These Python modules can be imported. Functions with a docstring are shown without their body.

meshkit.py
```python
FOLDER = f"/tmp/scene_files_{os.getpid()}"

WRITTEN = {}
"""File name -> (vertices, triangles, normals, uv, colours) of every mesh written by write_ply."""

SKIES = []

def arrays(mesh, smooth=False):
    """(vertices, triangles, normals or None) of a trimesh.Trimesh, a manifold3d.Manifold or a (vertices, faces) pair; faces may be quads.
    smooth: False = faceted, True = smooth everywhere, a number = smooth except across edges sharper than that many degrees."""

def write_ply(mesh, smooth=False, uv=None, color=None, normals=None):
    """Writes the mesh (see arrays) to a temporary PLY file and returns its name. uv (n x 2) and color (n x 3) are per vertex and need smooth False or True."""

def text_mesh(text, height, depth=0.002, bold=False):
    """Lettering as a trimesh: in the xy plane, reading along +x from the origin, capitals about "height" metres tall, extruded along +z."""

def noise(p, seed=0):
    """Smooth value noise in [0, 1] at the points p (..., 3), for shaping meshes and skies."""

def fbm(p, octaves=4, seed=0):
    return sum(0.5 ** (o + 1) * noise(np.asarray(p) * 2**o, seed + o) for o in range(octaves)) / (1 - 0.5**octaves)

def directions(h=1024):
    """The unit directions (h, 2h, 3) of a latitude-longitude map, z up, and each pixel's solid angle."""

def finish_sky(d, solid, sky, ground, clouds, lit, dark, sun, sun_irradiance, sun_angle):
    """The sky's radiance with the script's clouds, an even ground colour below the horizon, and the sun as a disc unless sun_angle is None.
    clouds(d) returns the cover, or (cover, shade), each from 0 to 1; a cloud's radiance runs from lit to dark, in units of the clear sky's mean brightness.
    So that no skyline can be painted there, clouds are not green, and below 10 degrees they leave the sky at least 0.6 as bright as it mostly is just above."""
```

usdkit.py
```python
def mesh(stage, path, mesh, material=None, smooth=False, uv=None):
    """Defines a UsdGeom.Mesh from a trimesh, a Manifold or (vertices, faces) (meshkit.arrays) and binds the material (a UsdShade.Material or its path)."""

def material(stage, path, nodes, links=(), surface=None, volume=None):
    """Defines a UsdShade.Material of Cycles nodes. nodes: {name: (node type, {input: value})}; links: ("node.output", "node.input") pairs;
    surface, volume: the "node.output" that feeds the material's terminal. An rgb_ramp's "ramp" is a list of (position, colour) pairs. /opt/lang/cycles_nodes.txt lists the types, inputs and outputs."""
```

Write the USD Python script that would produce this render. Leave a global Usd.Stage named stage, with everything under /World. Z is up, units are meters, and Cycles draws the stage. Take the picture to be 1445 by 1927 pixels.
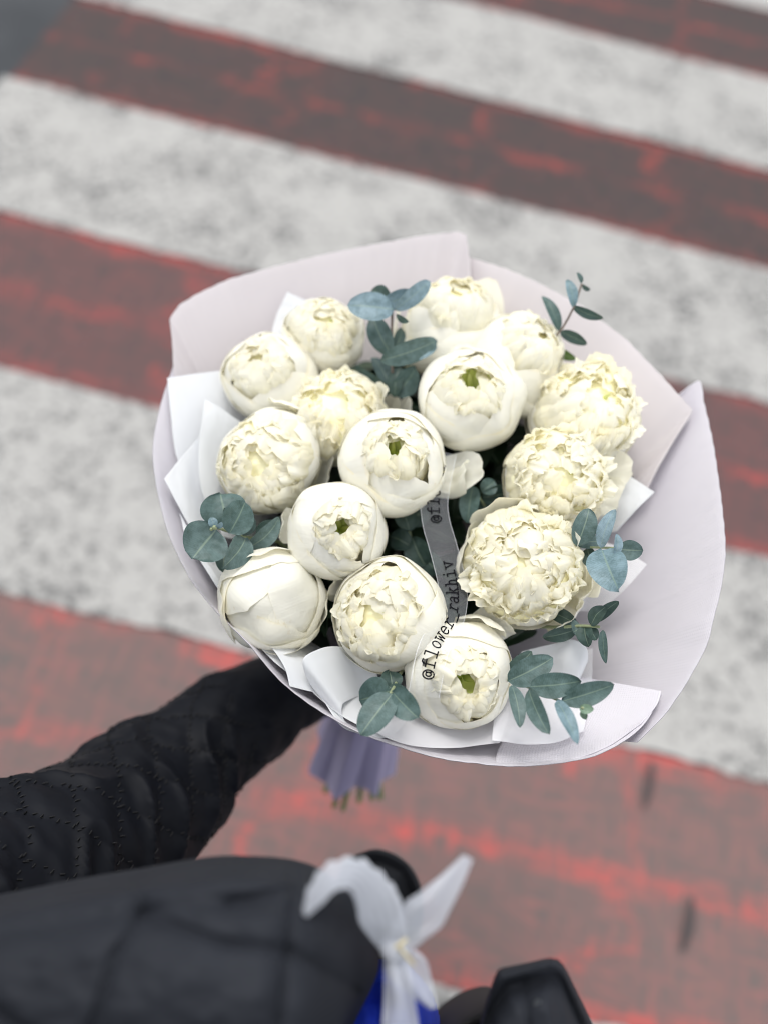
import math
import numpy as np
import trimesh
import shapely
from shapely.geometry import LineString, Polygon
from shapely.ops import unary_union
import manifold3d as m3
import usdkit
import meshkit
from pxr import Usd, UsdGeom, UsdLux, UsdShade, Sdf, Gf, Vt

# ------------------------------------------------------------------ camera, sky, sun
stage = Usd.Stage.CreateInMemory()
UsdGeom.SetStageUpAxis(stage, 'Z')
UsdGeom.SetStageMetersPerUnit(stage, 1.0)
UsdGeom.Xform.Define(stage, '/World')
UsdGeom.Scope.Define(stage, '/World/Looks')

CAM = np.array([0.0, 0.0, 1.5])
PITCH, ROLL = math.radians(61.16), math.radians(14.74)
FPX, CX, CY = 1449.0, 722.5, 963.5
_f0 = np.array([0, math.cos(PITCH), -math.sin(PITCH)])
_u0 = np.array([0, math.sin(PITCH), math.cos(PITCH)])
_r0 = np.array([1.0, 0, 0])
RIGHT = math.cos(ROLL) * _r0 + math.sin(ROLL) * _u0
UP = math.cos(ROLL) * _u0 - math.sin(ROLL) * _r0
FWD = _f0
FOCAL = 26.0
cam = UsdGeom.Camera.Define(stage, '/World/camera')
cam.CreateFocalLengthAttr(FOCAL)
cam.CreateHorizontalApertureAttr(FOCAL * 1445.0 / FPX)
cam.CreateVerticalApertureAttr(FOCAL * 1927.0 / FPX)
cam.CreateFStopAttr(2.2)
cam.CreateFocusDistanceAttr(0.452)
cam.CreateClippingRangeAttr((0.02, 1000.0))
cam.CreateExposureAttr(1.0)
M4 = Gf.Matrix4d(*[float(q) for q in (*RIGHT, 0, *UP, 0, *(-FWD), 0, *CAM, 1)])
cam.AddTransformOp().Set(M4)

SUN_DIR = np.array([-0.25, 0.35, 0.90]); SUN_DIR /= np.linalg.norm(SUN_DIR)
SUN_EL = math.asin(SUN_DIR[2]); SUN_ROT = math.atan2(SUN_DIR[0], SUN_DIR[1])
dome = UsdLux.DomeLight.Define(stage, '/World/sky')
sky_mat = usdkit.material(stage, '/World/Looks/overcast_sky', {
    'sky': ('sky_texture', {'sky_type': 'single_scattering', 'sun_disc': False, 'sun_elevation': SUN_EL, 'sun_rotation': SUN_ROT}),
    'tc': ('texture_coordinate', {}),
    'n': ('noise_texture', {'scale': 2.2, 'detail': 5.0, 'roughness': 0.55}),
    'cover': ('rgb_ramp', {'ramp': [(0.25, (0.80, 0.80, 0.80)), (0.7, (0.97, 0.97, 0.97))]}),
    'tone': ('rgb_ramp', {'ramp': [(0.3, (4.6, 4.75, 5.0)), (0.75, (6.2, 6.25, 6.35))]}),
    'mx': ('mix_color', {'use_clamp': False}),
    'bg': ('background_shader', {'strength': 0.11})},
    [('tc.generated', 'n.vector'), ('n.fac', 'cover.fac'), ('n.fac', 'tone.fac'), ('cover.color', 'mx.fac'),
     ('sky.color', 'mx.a'), ('tone.color', 'mx.b'), ('mx.result', 'bg.color')], surface='bg.background')
UsdShade.MaterialBindingAPI.Apply(dome.GetPrim()).Bind(sky_mat)
dome.GetPrim().SetCustomDataByKey('kind', 'structure')
dome.GetPrim().SetCustomDataByKey('label', 'pale overcast sky above the street')

sun = UsdLux.DistantLight.Define(stage, '/World/sun')
sun.CreateIntensityAttr(0.30)
sun.CreateAngleAttr(25.0)
sun.CreateColorAttr(Gf.Vec3f(1.0, 0.98, 0.95))
sun.CreateNormalizeAttr(True)
zz = SUN_DIR; xx = np.cross([0, 1, 0.2], zz); xx /= np.linalg.norm(xx); yy = np.cross(zz, xx)
sun.AddTransformOp().Set(Gf.Matrix4d(*[float(q) for q in (*xx, 0, *yy, 0, *zz, 0, 0, 0, 10, 1)]))


# ------------------------------------------------------------------ helpers
def ray(x, y):
    return (x - CX) / FPX * RIGHT - (y - CY) / FPX * UP + FWD


def at(x, y, z):
    """The point at depth z (metres along the view axis) seen at pixel x, y of the photograph."""
    return CAM + z * ray(x, y)


def ground(x, y, h=0.0):
    d = ray(x, y)
    return CAM + d * ((h - CAM[2]) / d[2])


def plane_z(y):
    return 1.0 / (1.667 + (2.27 - 1.667) * (y - 435.0) / 1010.0)


_used = {}


def free(parent, name):
    key = f'{parent}/{name}'
    k = _used.get(key, 0)
    _used[key] = k + 1
    return key if k == 0 else f'{key}_{k:03d}'


def tag(prim, label=None, cat=None, group=None, kind=None):
    for k, v in (('label', label), ('category', cat), ('group', group), ('kind', kind)):
        if v:
            prim.SetCustomDataByKey(k, v)
    return prim


def thing(name, label, cat, loc=(0, 0, 0), group=None, kind=None):
    x = UsdGeom.Xform.Define(stage, free('/World', name))
    x.AddTranslateOp().Set(Gf.Vec3d(*map(float, loc)))
    tag(x.GetPrim(), label, cat, group, kind)
    LOC[str(x.GetPath())] = np.array(loc, float)
    return x.GetPrim()


LOC = {}


def obj(name, mesh, mat, parent, smooth=True, uv=None, label=None, kind=None):
    """One mesh, given in world coordinates, as a part of its parent."""
    pp = str(parent.GetPath())
    off = LOC.get(pp, LOC.get('/'.join(pp.split('/')[:3]), np.zeros(3)))
    if isinstance(mesh, m3.Manifold):
        t = mesh.to_mesh(); v, f = np.array(t.vert_properties[:, :3]), np.array(t.tri_verts)
    elif isinstance(mesh, trimesh.Trimesh):
        v, f = np.array(mesh.vertices), np.array(mesh.faces)
    else:
        v, f = mesh
    p = usdkit.mesh(stage, free(pp, name), (np.asarray(v) - off, f), MAT[mat], smooth=smooth, uv=uv).GetPrim()
    tag(p, label, None, None, kind)
    return p


def grid_faces(n, m, closed=False):
    i, j = np.meshgrid(np.arange(n - 1), np.arange(m if closed else m - 1), indexing='ij')
    j2 = (j + 1) % m
    a, b, c, d = i * m + j, i * m + j2, (i + 1) * m + j2, (i + 1) * m + j
    q = np.stack([a, b, c, d], -1).reshape(-1, 4)
    return np.vstack([q[:, [0, 1, 2]], q[:, [0, 2, 3]]])


def catmull(pts, k):
    """k points along a Catmull-Rom curve through pts, evenly spread by chord length."""
    p = np.asarray(pts, float)
    if len(p) == 2:
        return p[0] + np.linspace(0, 1, k)[:, None] * (p[1] - p[0])
    d = np.r_[0, np.cumsum(np.linalg.norm(np.diff(p, axis=0), axis=1) + 1e-9)]
    g = np.diff(d); v = np.diff(p, axis=0) / g[:, None]
    m = np.vstack([v[:1], (v[:-1] * g[1:, None] + v[1:] * g[:-1, None]) / (g[1:] + g[:-1])[:, None], v[-1:]])
    x = np.linspace(0, d[-1], k)
    s = np.clip(np.searchsorted(d, x, 'right') - 1, 0, len(p) - 2)
    h = g[s][:, None]; t = (x - d[s])[:, None] / h
    return (2 * t ** 3 - 3 * t ** 2 + 1) * p[s] + (t ** 3 - 2 * t ** 2 + t) * h * m[s] + (3 * t ** 2 - 2 * t ** 3) * p[s + 1] + (t ** 3 - t ** 2) * h * m[s + 1]


def polyline(pts, k):
    p = np.asarray(pts, float)
    d = np.r_[0, np.cumsum(np.linalg.norm(np.diff(p, axis=0), axis=1) + 1e-9)]
    x = np.linspace(0, d[-1], k)
    return np.stack([np.interp(x, d, p[:, i]) for i in range(p.shape[1])], 1)


def fbm1(x, seed, octaves=3):
    x = np.asarray(x, float)
    return meshkit.fbm(np.stack([x, x * 0 + 7.3, x * 0 + seed * 3.17], -1), octaves, seed) - 0.5


def fbm2(x, y, seed, octaves=3):
    x, y = np.broadcast_arrays(np.asarray(x, float), np.asarray(y, float))
    return meshkit.fbm(np.stack([x, y, np.zeros(x.shape) + seed * 1.37], -1), octaves, seed) - 0.5


def normals_of(P):
    du = np.gradient(P, axis=1); dv = np.gradient(P, axis=0)
    n = np.cross(du, dv)
    return n / (np.linalg.norm(n, axis=-1, keepdims=True) + 1e-12)


def grid_uv(P):
    du = np.r_[0, np.cumsum(np.linalg.norm(np.diff(P.mean(0), axis=0), axis=1))]
    dv = np.r_[0, np.cumsum(np.linalg.norm(np.diff(P.mean(1), axis=0), axis=1))]
    U, V = np.meshgrid(du, dv)
    return np.stack([U, V], -1)


def sheet(P, th=0.0005):
    """A grid of points as a closed sheet of real thickness, with its uv in metres."""
    n, m = P.shape[:2]
    N = normals_of(P) * th / 2
    A, B = (P + N).reshape(-1, 3), (P - N).reshape(-1, 3)
    f = grid_faces(n, m)
    k = n * m
    border = np.r_[np.arange(m), np.arange(1, n) * m + m - 1, (n - 1) * m + np.arange(m - 2, -1, -1), np.arange(n - 2, 0, -1) * m]
    nx = np.roll(border, -1)
    side = np.vstack([np.stack([border, border + k, nx], 1), np.stack([nx, border + k, nx + k], 1)])
    uv = grid_uv(P).reshape(-1, 2)
    return (np.vstack([A, B]), np.vstack([f, f[:, ::-1] + k, side])), np.vstack([uv, uv])


def tube(pts, rad, sides=10, caps=True):
    p = np.asarray(pts, float)
    t = np.gradient(p, axis=0); t /= np.linalg.norm(t, axis=1, keepdims=True) + 1e-12
    ref = np.array([0.31, 0.2, 0.93]); a = np.cross(t[0], ref); a /= np.linalg.norm(a)
    A = []
    for k in range(len(p)):
        a = a - t[k] * (a @ t[k]); a /= np.linalg.norm(a); A.append(a)
    A = np.array(A); B = np.cross(t, A)
    g = np.arange(sides) * 2 * np.pi / sides
    r = np.broadcast_to(rad, (len(p),))[:, None, None]
    v = p[:, None] + r * (np.cos(g)[None, :, None] * A[:, None] + np.sin(g)[None, :, None] * B[:, None])
    f = grid_faces(len(p), sides, True)
    v = v.reshape(-1, 3)
    if caps:
        k = len(v)
        v = np.vstack([v, p[0], p[-1]])
        j = np.arange(sides); j2 = (j + 1) % sides; o = (len(p) - 1) * sides
        f = np.vstack([f, np.stack([j2, j, np.full(sides, k)], 1), np.stack([o + j, o + j2, np.full(sides, k + 1)], 1)])
    return v, f


def patch(rows, n, m, curve=catmull):
    """Smooth surface through rows of control points."""
    R = np.array([curve(np.asarray(r, float), m) for r in rows])
    return np.stack([catmull(R[:, j], n) for j in range(m)], 1)


def merge(parts):
    V, F, k = [], [], 0
    for v, f in parts:
        V.append(v); F.append(f + k); k += len(v)
    return np.vstack(V), np.vstack(F)


# ------------------------------------------------------------------ materials
MAT = {}


def mat(name, nodes, links, surface='p.BSDF'):
    MAT[name] = usdkit.material(stage, f'/World/Looks/{name}', nodes, links, surface=surface)


def petal_mat(name, ramp, trans=0.28, bump=0.25, warm=(1.0, 0.93, 0.70), vary=0.16, stain=0.0):
    mat(name, {
        'uv': ('uvmap', {'attribute': 'st'}), 'sep': ('separate_xyz', {}),
        'oi': ('object_info', {}), 'geo': ('geometry', {}),
        'n1': ('noise_texture', {'scale': 55.0, 'detail': 3.0}),
        'add': ('math', {'math_type': 'multiply_add', 'value2': 0.20, 'value3': -0.10}),
        'sum': ('math', {'math_type': 'add'}),
        'r': ('rgb_ramp', {'ramp': ramp}),
        'tint': ('mix_color', {'blend_type': 'multiply', 'b': warm}),
        'rf': ('math', {'math_type': 'multiply', 'value2': vary}),
        'sn': ('noise_texture', {'scale': 95.0, 'detail': 4.0, 'roughness': 0.65}),
        'sr': ('rgb_ramp', {'ramp': [(0.655, (0.0,) * 3), (0.74, (stain,) * 3)]}),
        'sk': ('mix_color', {'b': (0.62, 0.47, 0.22)}),
        'tc': ('mix_color', {'blend_type': 'multiply', 'fac': 1.0, 'b': (1.0, 0.965, 0.83)}),
        'map': ('mapping', {'scale': (46.0, 2.6, 1.0)}),
        'vein': ('noise_texture', {'scale': 1.0, 'detail': 2.5, 'distortion': 0.35}),
        'big': ('noise_texture', {'scale': 150.0, 'detail': 2.0}),
        'hm': ('math', {'math_type': 'multiply_add', 'value2': 0.5}),
        'b': ('bump', {'strength': bump, 'distance': 0.0009}),
        'p': ('principled_bsdf', {'roughness': 0.52, 'specular_ior_level': 0.35, 'sheen_weight': 0.06}),
        't': ('translucent_bsdf', {}), 'mx': ('mix_closure', {'fac': trans})},
        [('uv.UV', 'sep.vector'), ('geo.position', 'n1.vector'), ('n1.fac', 'add.value1'), ('add.value', 'sum.value1'), ('sep.y', 'sum.value2'),
         ('sum.value', 'r.fac'), ('r.color', 'tint.a'), ('oi.random', 'rf.value1'), ('rf.value', 'tint.fac'),
         ('uv.UV', 'map.vector'), ('map.vector', 'vein.vector'), ('geo.position', 'big.vector'), ('vein.fac', 'hm.value1'), ('big.fac', 'hm.value3'), ('hm.value', 'b.height'),
         ('b.normal', 'p.normal'), ('geo.position', 'sn.vector'), ('sn.fac', 'sr.fac'), ('sr.color', 'sk.fac'), ('tint.result', 'sk.a'), ('sk.result', 'p.base_color'), ('sk.result', 'tc.a'), ('tc.result', 't.color'), ('p.BSDF', 'mx.closure1'), ('t.BSDF', 'mx.closure2')],
        surface='mx.closure')


petal_mat('guard_petal', [(0.0, (0.64, 0.70, 0.32)), (0.20, (0.86, 0.85, 0.62)), (0.45, (0.915, 0.905, 0.81)), (0.8, (0.925, 0.92, 0.865)), (0.97, (0.93, 0.92, 0.86)), (1.0, (0.92, 0.885, 0.76))], 0.32, 0.40, stain=0.35)
petal_mat('inner_petal', [(0.0, (0.93, 0.86, 0.46)), (0.35, (0.945, 0.915, 0.68)), (0.60, (0.95, 0.935, 0.80)), (0.92, (0.95, 0.945, 0.895)), (1.0, (0.945, 0.925, 0.82))], 0.46, 0.35, (1.0, 0.94, 0.68), 0.22)
petal_mat('pit_petal', [(0.0, (0.62, 0.78, 0.20)), (0.4, (0.93, 0.90, 0.52)), (0.75, (0.945, 0.93, 0.74)), (1.0, (0.945, 0.93, 0.82))], 0.46, 0.3, (0.98, 0.94, 0.62), 0.25)
petal_mat('sepal_green', [(0.0, (0.10, 0.17, 0.03)), (0.6, (0.16, 0.25, 0.05)), (1.0, (0.24, 0.20, 0.08))], 0.15, 0.3, (0.9, 0.7, 0.5))
petal_mat('carpel_green', [(0.0, (0.40, 0.55, 0.07)), (0.6, (0.52, 0.66, 0.11)), (1.0, (0.72, 0.74, 0.32))], 0.25, 0.2)


def leaf_mat(name, base, bloom, rough=0.5, amount=(0.38, 0.68)):
    mat(name, {
        'uv': ('uvmap', {'attribute': 'st'}), 'sep': ('separate_xyz', {}), 'oi': ('object_info', {}),
        'geo': ('geometry', {}),
        'n': ('noise_texture', {'scale': 170.0, 'detail': 5.0, 'roughness': 0.62}),
        'fine': ('noise_texture', {'scale': 900.0, 'detail': 2.0}),
        'nn': ('math', {'math_type': 'multiply_add', 'value2': 0.35}),
        'r': ('rgb_ramp', {'ramp': [(amount[0], base), (amount[1] + 0.15, bloom)]}),
        'ab': ('math', {'math_type': 'absolute'}),
        'rib': ('rgb_ramp', {'ramp': [(0.0, (1.0, 1.0, 1.0)), (0.035, (0.6, 0.6, 0.6)), (0.07, (0.0, 0.0, 0.0))]}),
        'vc': ('combine_xyz', {}), 'va': ('math', {'math_type': 'multiply_add', 'value2': -0.75}),
        'vn': ('wave_texture', {'scale': 1.15, 'distortion': 2.2, 'detail': 2.0, 'detail_scale': 1.6, 'bands_direction': 'y'}),
        'vr': ('rgb_ramp', {'ramp': [(0.0, (0.3, 0.3, 0.3)), (0.12, (0.0, 0.0, 0.0))]}),
        'mxv': ('mix_color', {'b': tuple(0.62 * c for c in base)}),
        'mxr': ('mix_color', {'b': (0.30, 0.37, 0.27)}), 'rf': ('math', {'math_type': 'multiply', 'value2': 0.55}),
        'dk': ('mix_color', {'blend_type': 'multiply', 'b': (0.62, 0.74, 0.70)}), 'df': ('math', {'math_type': 'multiply', 'value2': 0.6}),
        'b': ('bump', {'strength': 0.25, 'distance': 0.0006}),
        'p': ('principled_bsdf', {'roughness': rough, 'specular_ior_level': 0.4}), 't': ('translucent_bsdf', {}), 'mx': ('mix_closure', {'fac': 0.12})},
        [('uv.UV', 'sep.vector'), ('geo.position', 'n.vector'), ('geo.position', 'fine.vector'), ('fine.fac', 'nn.value1'), ('n.fac', 'nn.value3'), ('nn.value', 'r.fac'),
         ('sep.x', 'ab.value1'), ('ab.value', 'rib.fac'), ('ab.value', 'va.value1'), ('sep.y', 'va.value3'), ('va.value', 'vc.y'), ('vc.vector', 'vn.vector'), ('vn.fac', 'vr.fac'),
         ('r.color', 'mxv.a'), ('vr.color', 'mxv.fac'), ('rib.color', 'rf.value1'), ('rf.value', 'mxr.fac'), ('mxv.result', 'mxr.a'),
         ('oi.random', 'df.value1'), ('df.value', 'dk.fac'), ('mxr.result', 'dk.a'),
         ('n.fac', 'b.height'), ('b.normal', 'p.normal'), ('dk.result', 'p.base_color'), ('dk.result', 't.color'), ('p.BSDF', 'mx.closure1'), ('t.BSDF', 'mx.closure2')],
        surface='mx.closure')


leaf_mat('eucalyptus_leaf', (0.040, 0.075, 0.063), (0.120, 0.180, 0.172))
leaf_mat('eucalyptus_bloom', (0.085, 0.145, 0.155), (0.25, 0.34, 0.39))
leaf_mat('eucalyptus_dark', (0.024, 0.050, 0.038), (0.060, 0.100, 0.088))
leaf_mat('peony_leaf', (0.012, 0.030, 0.014), (0.022, 0.045, 0.022), 0.45)


def plain(name, color, rough=0.5, noise=0.12, scale=60.0, bump=0.0, bscale=300.0, bdist=0.0005, **kw):
    lo = tuple(c * (1 - noise) for c in color); hi = tuple(min(1, c * (1 + noise)) for c in color)
    mat(name, {'g': ('geometry', {}), 'n': ('noise_texture', {'scale': scale, 'detail': 4.0}), 'r': ('rgb_ramp', {'ramp': [(0.3, lo), (0.7, hi)]}),
               'n2': ('noise_texture', {'scale': bscale, 'detail': 3.0}), 'b': ('bump', {'strength': bump, 'distance': bdist}),
               'p': ('principled_bsdf', {'roughness': rough, **kw})},
        [('g.position', 'n.vector'), ('g.position', 'n2.vector'), ('n.fac', 'r.fac'), ('n2.fac', 'b.height'), ('r.color', 'p.base_color'), ('b.normal', 'p.normal')])


plain('heart_filler', (0.94, 0.90, 0.62), 0.6, 0.04, 200.0)
plain('green_filler', (0.70, 0.78, 0.26), 0.6, 0.08, 200.0)
plain('green_stem', (0.10, 0.17, 0.045), 0.45)
plain('eucalyptus_stem', (0.26, 0.30, 0.17), 0.5)
plain('eucalyptus_brown_stem', (0.14, 0.11, 0.09), 0.5)
plain('ink', (0.007, 0.007, 0.009), 0.8, 0.05, specular_ior_level=0.1)
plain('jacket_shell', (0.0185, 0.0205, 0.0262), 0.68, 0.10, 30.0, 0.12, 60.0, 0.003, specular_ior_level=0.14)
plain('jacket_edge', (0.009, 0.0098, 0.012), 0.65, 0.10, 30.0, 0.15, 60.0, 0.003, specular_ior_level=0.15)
plain('shaded_sleeve', (0.0048, 0.0056, 0.0085), 0.60, 0.15, 25.0, 0.10, 90.0, 0.002, specular_ior_level=0.15)  # jacket fabric again, darkened in the colour for shade on the sleeve
plain('sleeve_knit', (0.0035, 0.0035, 0.0045), 0.85, 0.15, 90.0)
plain('stitch_thread', (0.003, 0.003, 0.004), 0.8, 0.1)
plain('blue_shirt', (0.006, 0.035, 0.46), 0.85, 0.08, 90.0, 0.15, 500.0, 0.001)
plain('skin', (0.52, 0.33, 0.25), 0.5, 0.08, 80.0)
plain('trousers', (0.02, 0.022, 0.028), 0.8)
plain('shoe_leather', (0.015, 0.015, 0.017), 0.4)
plain('snap_metal', (0.16, 0.17, 0.18), 0.35, 0.05, metallic=0.8)
plain('bow_tip', (0.55, 0.48, 0.30), 0.4)
plain('asphalt_crack', (0.05, 0.042, 0.042), 0.9)
plain('twine', (0.62, 0.60, 0.62), 0.5)


def paper_mat(name, color, trans, weave, rough=0.55):
    mat(name, {
        'uv': ('uvmap', {'attribute': 'st'}), 'g': ('geometry', {}),
        'w1': ('wave_texture', {'scale': 205.0, 'distortion': 0.15, 'detail': 0.0, 'bands_direction': 'x'}),
        'w2': ('wave_texture', {'scale': 205.0, 'distortion': 0.15, 'detail': 0.0, 'bands_direction': 'y'}),
        'm': ('math', {'math_type': 'multiply'}),
        'n': ('noise_texture', {'scale': 14.0, 'detail': 4.0}),
        'fb': ('noise_texture', {'scale': 900.0, 'detail': 2.0}),
        'h': ('math', {'math_type': 'multiply_add', 'value2': 0.15}),
        'r': ('rgb_ramp', {'ramp': [(0.3, tuple(0.965 * c for c in color)), (0.7, color)]}),
        'b': ('bump', {'strength': weave, 'distance': 0.0005}),
        'p': ('principled_bsdf', {'roughness': rough, 'specular_ior_level': 0.35}), 't': ('translucent_bsdf', {}), 'mx': ('mix_closure', {'fac': trans})},
        [('uv.UV', 'w1.vector'), ('uv.UV', 'w2.vector'), ('w1.fac', 'm.value1'), ('w2.fac', 'm.value2'), ('g.position', 'n.vector'), ('g.position', 'fb.vector'),
         ('fb.fac', 'h.value1'), ('m.value', 'h.value3'), ('h.value', 'b.height'), ('n.fac', 'r.fac'), ('b.normal', 'p.normal'), ('r.color', 'p.base_color'), ('r.color', 't.color'),
         ('p.BSDF', 'mx.closure1'), ('t.BSDF', 'mx.closure2')], surface='mx.closure')


paper_mat('lilac_paper', (0.715, 0.685, 0.725), 0.14, 0.40)
paper_mat('blush_paper', (0.715, 0.665, 0.675), 0.12, 0.35)
paper_mat('tail_paper', (0.37, 0.345, 0.50), 0.1, 0.4)
paper_mat('tissue', (0.84, 0.85, 0.86), 0.35, 0.05, 0.7)
mat('frosted_ribbon', {'d': ('principled_bsdf', {'base_color': (0.80, 0.81, 0.83), 'roughness': 0.35}), 't': ('transparent_bsdf', {}), 'm': ('mix_closure', {'fac': 0.975})},
    [('d.BSDF', 'm.closure1'), ('t.BSDF', 'm.closure2')], surface='m.closure')
mat('bow_satin', {'d': ('principled_bsdf', {'base_color': (0.66, 0.68, 0.73), 'roughness': 0.4}), 't': ('transparent_bsdf', {}), 'm': ('mix_closure', {'fac': 0.50})},
    [('d.BSDF', 'm.closure1'), ('t.BSDF', 'm.closure2')], surface='m.closure')
mat('ribbon_edge', {'d': ('principled_bsdf', {'base_color': (0.80, 0.81, 0.83), 'roughness': 0.35}), 't': ('transparent_bsdf', {}), 'm': ('mix_closure', {'fac': 0.85})},
    [('d.BSDF', 'm.closure1'), ('t.BSDF', 'm.closure2')], surface='m.closure')
mat('clear_tissue', {'d': ('principled_bsdf', {'base_color': (0.84, 0.83, 0.85), 'roughness': 0.6}), 't': ('transparent_bsdf', {}), 'm': ('mix_closure', {'fac': 0.55})},
    [('d.BSDF', 'm.closure1'), ('t.BSDF', 'm.closure2')], surface='m.closure')


def asphalt_mat(name, dark, light):
    mat(name, {'g': ('geometry', {}), 'n': ('noise_texture', {'scale': 150.0, 'detail': 4.0, 'roughness': 0.7}), 'n2': ('noise_texture', {'scale': 4.0, 'detail': 4.0}),
               's': ('math', {'math_type': 'multiply_add', 'value2': 0.5}), 'r': ('rgb_ramp', {'ramp': [(0.45, dark), (1.05, light)]}),
               'b': ('bump', {'strength': 0.6, 'distance': 0.004}), 'p': ('principled_bsdf', {'roughness': 0.85, 'specular_ior_level': 0.15})},
        [('g.position', 'n.vector'), ('g.position', 'n2.vector'), ('n.fac', 's.value1'), ('n2.fac', 's.value3'), ('s.value', 'r.fac'), ('n.fac', 'b.height'), ('b.normal', 'p.normal'), ('r.color', 'p.base_color')])


asphalt_mat('asphalt', (0.042, 0.045, 0.049), (0.070, 0.074, 0.079))
def worn_paint(name, paint, under, lo, hi, big=4.2, mid=58.0):
    """Paint rubbed off in clumps down to the aggregate."""
    mixc = lambda t: tuple(p * (1 - t) + u * t for p, u in zip(paint, under))
    mat(name, {
        'g': ('geometry', {}),
        'big': ('noise_texture', {'scale': big, 'detail': 3.0, 'roughness': 0.6}),
        'mid': ('noise_texture', {'scale': mid, 'detail': 4.0, 'roughness': 0.62}),
        'fine': ('noise_texture', {'scale': 150.0, 'detail': 3.0, 'roughness': 0.7}),
        's1': ('math', {'math_type': 'multiply_add', 'value2': 0.65}), 's2': ('math', {'math_type': 'multiply_add', 'value2': 0.5}),
        'sc': ('map_range', {'from_min': 0.70, 'from_max': 1.45}),
        'r': ('rgb_ramp', {'ramp': [(lo, paint), ((lo + hi) / 2, mixc(0.35)), (hi, mixc(0.85)), (1.0, under)]}),
        'b': ('bump', {'strength': 0.5, 'distance': 0.003}), 'p': ('principled_bsdf', {'roughness': 0.85, 'specular_ior_level': 0.15})},
        [('g.position', 'big.vector'), ('g.position', 'mid.vector'), ('g.position', 'fine.vector'),
         ('big.fac', 's1.value1'), ('mid.fac', 's1.value3'), ('fine.fac', 's2.value1'), ('s1.value', 's2.value3'), ('s2.value', 'sc.value'), ('sc.result', 'r.fac'),
         ('fine.fac', 'b.height'), ('b.normal', 'p.normal'), ('r.color', 'p.base_color')])


worn_paint('worn_white_paint', (0.375, 0.366, 0.348), (0.085, 0.085, 0.085), 0.46, 0.74)


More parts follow.
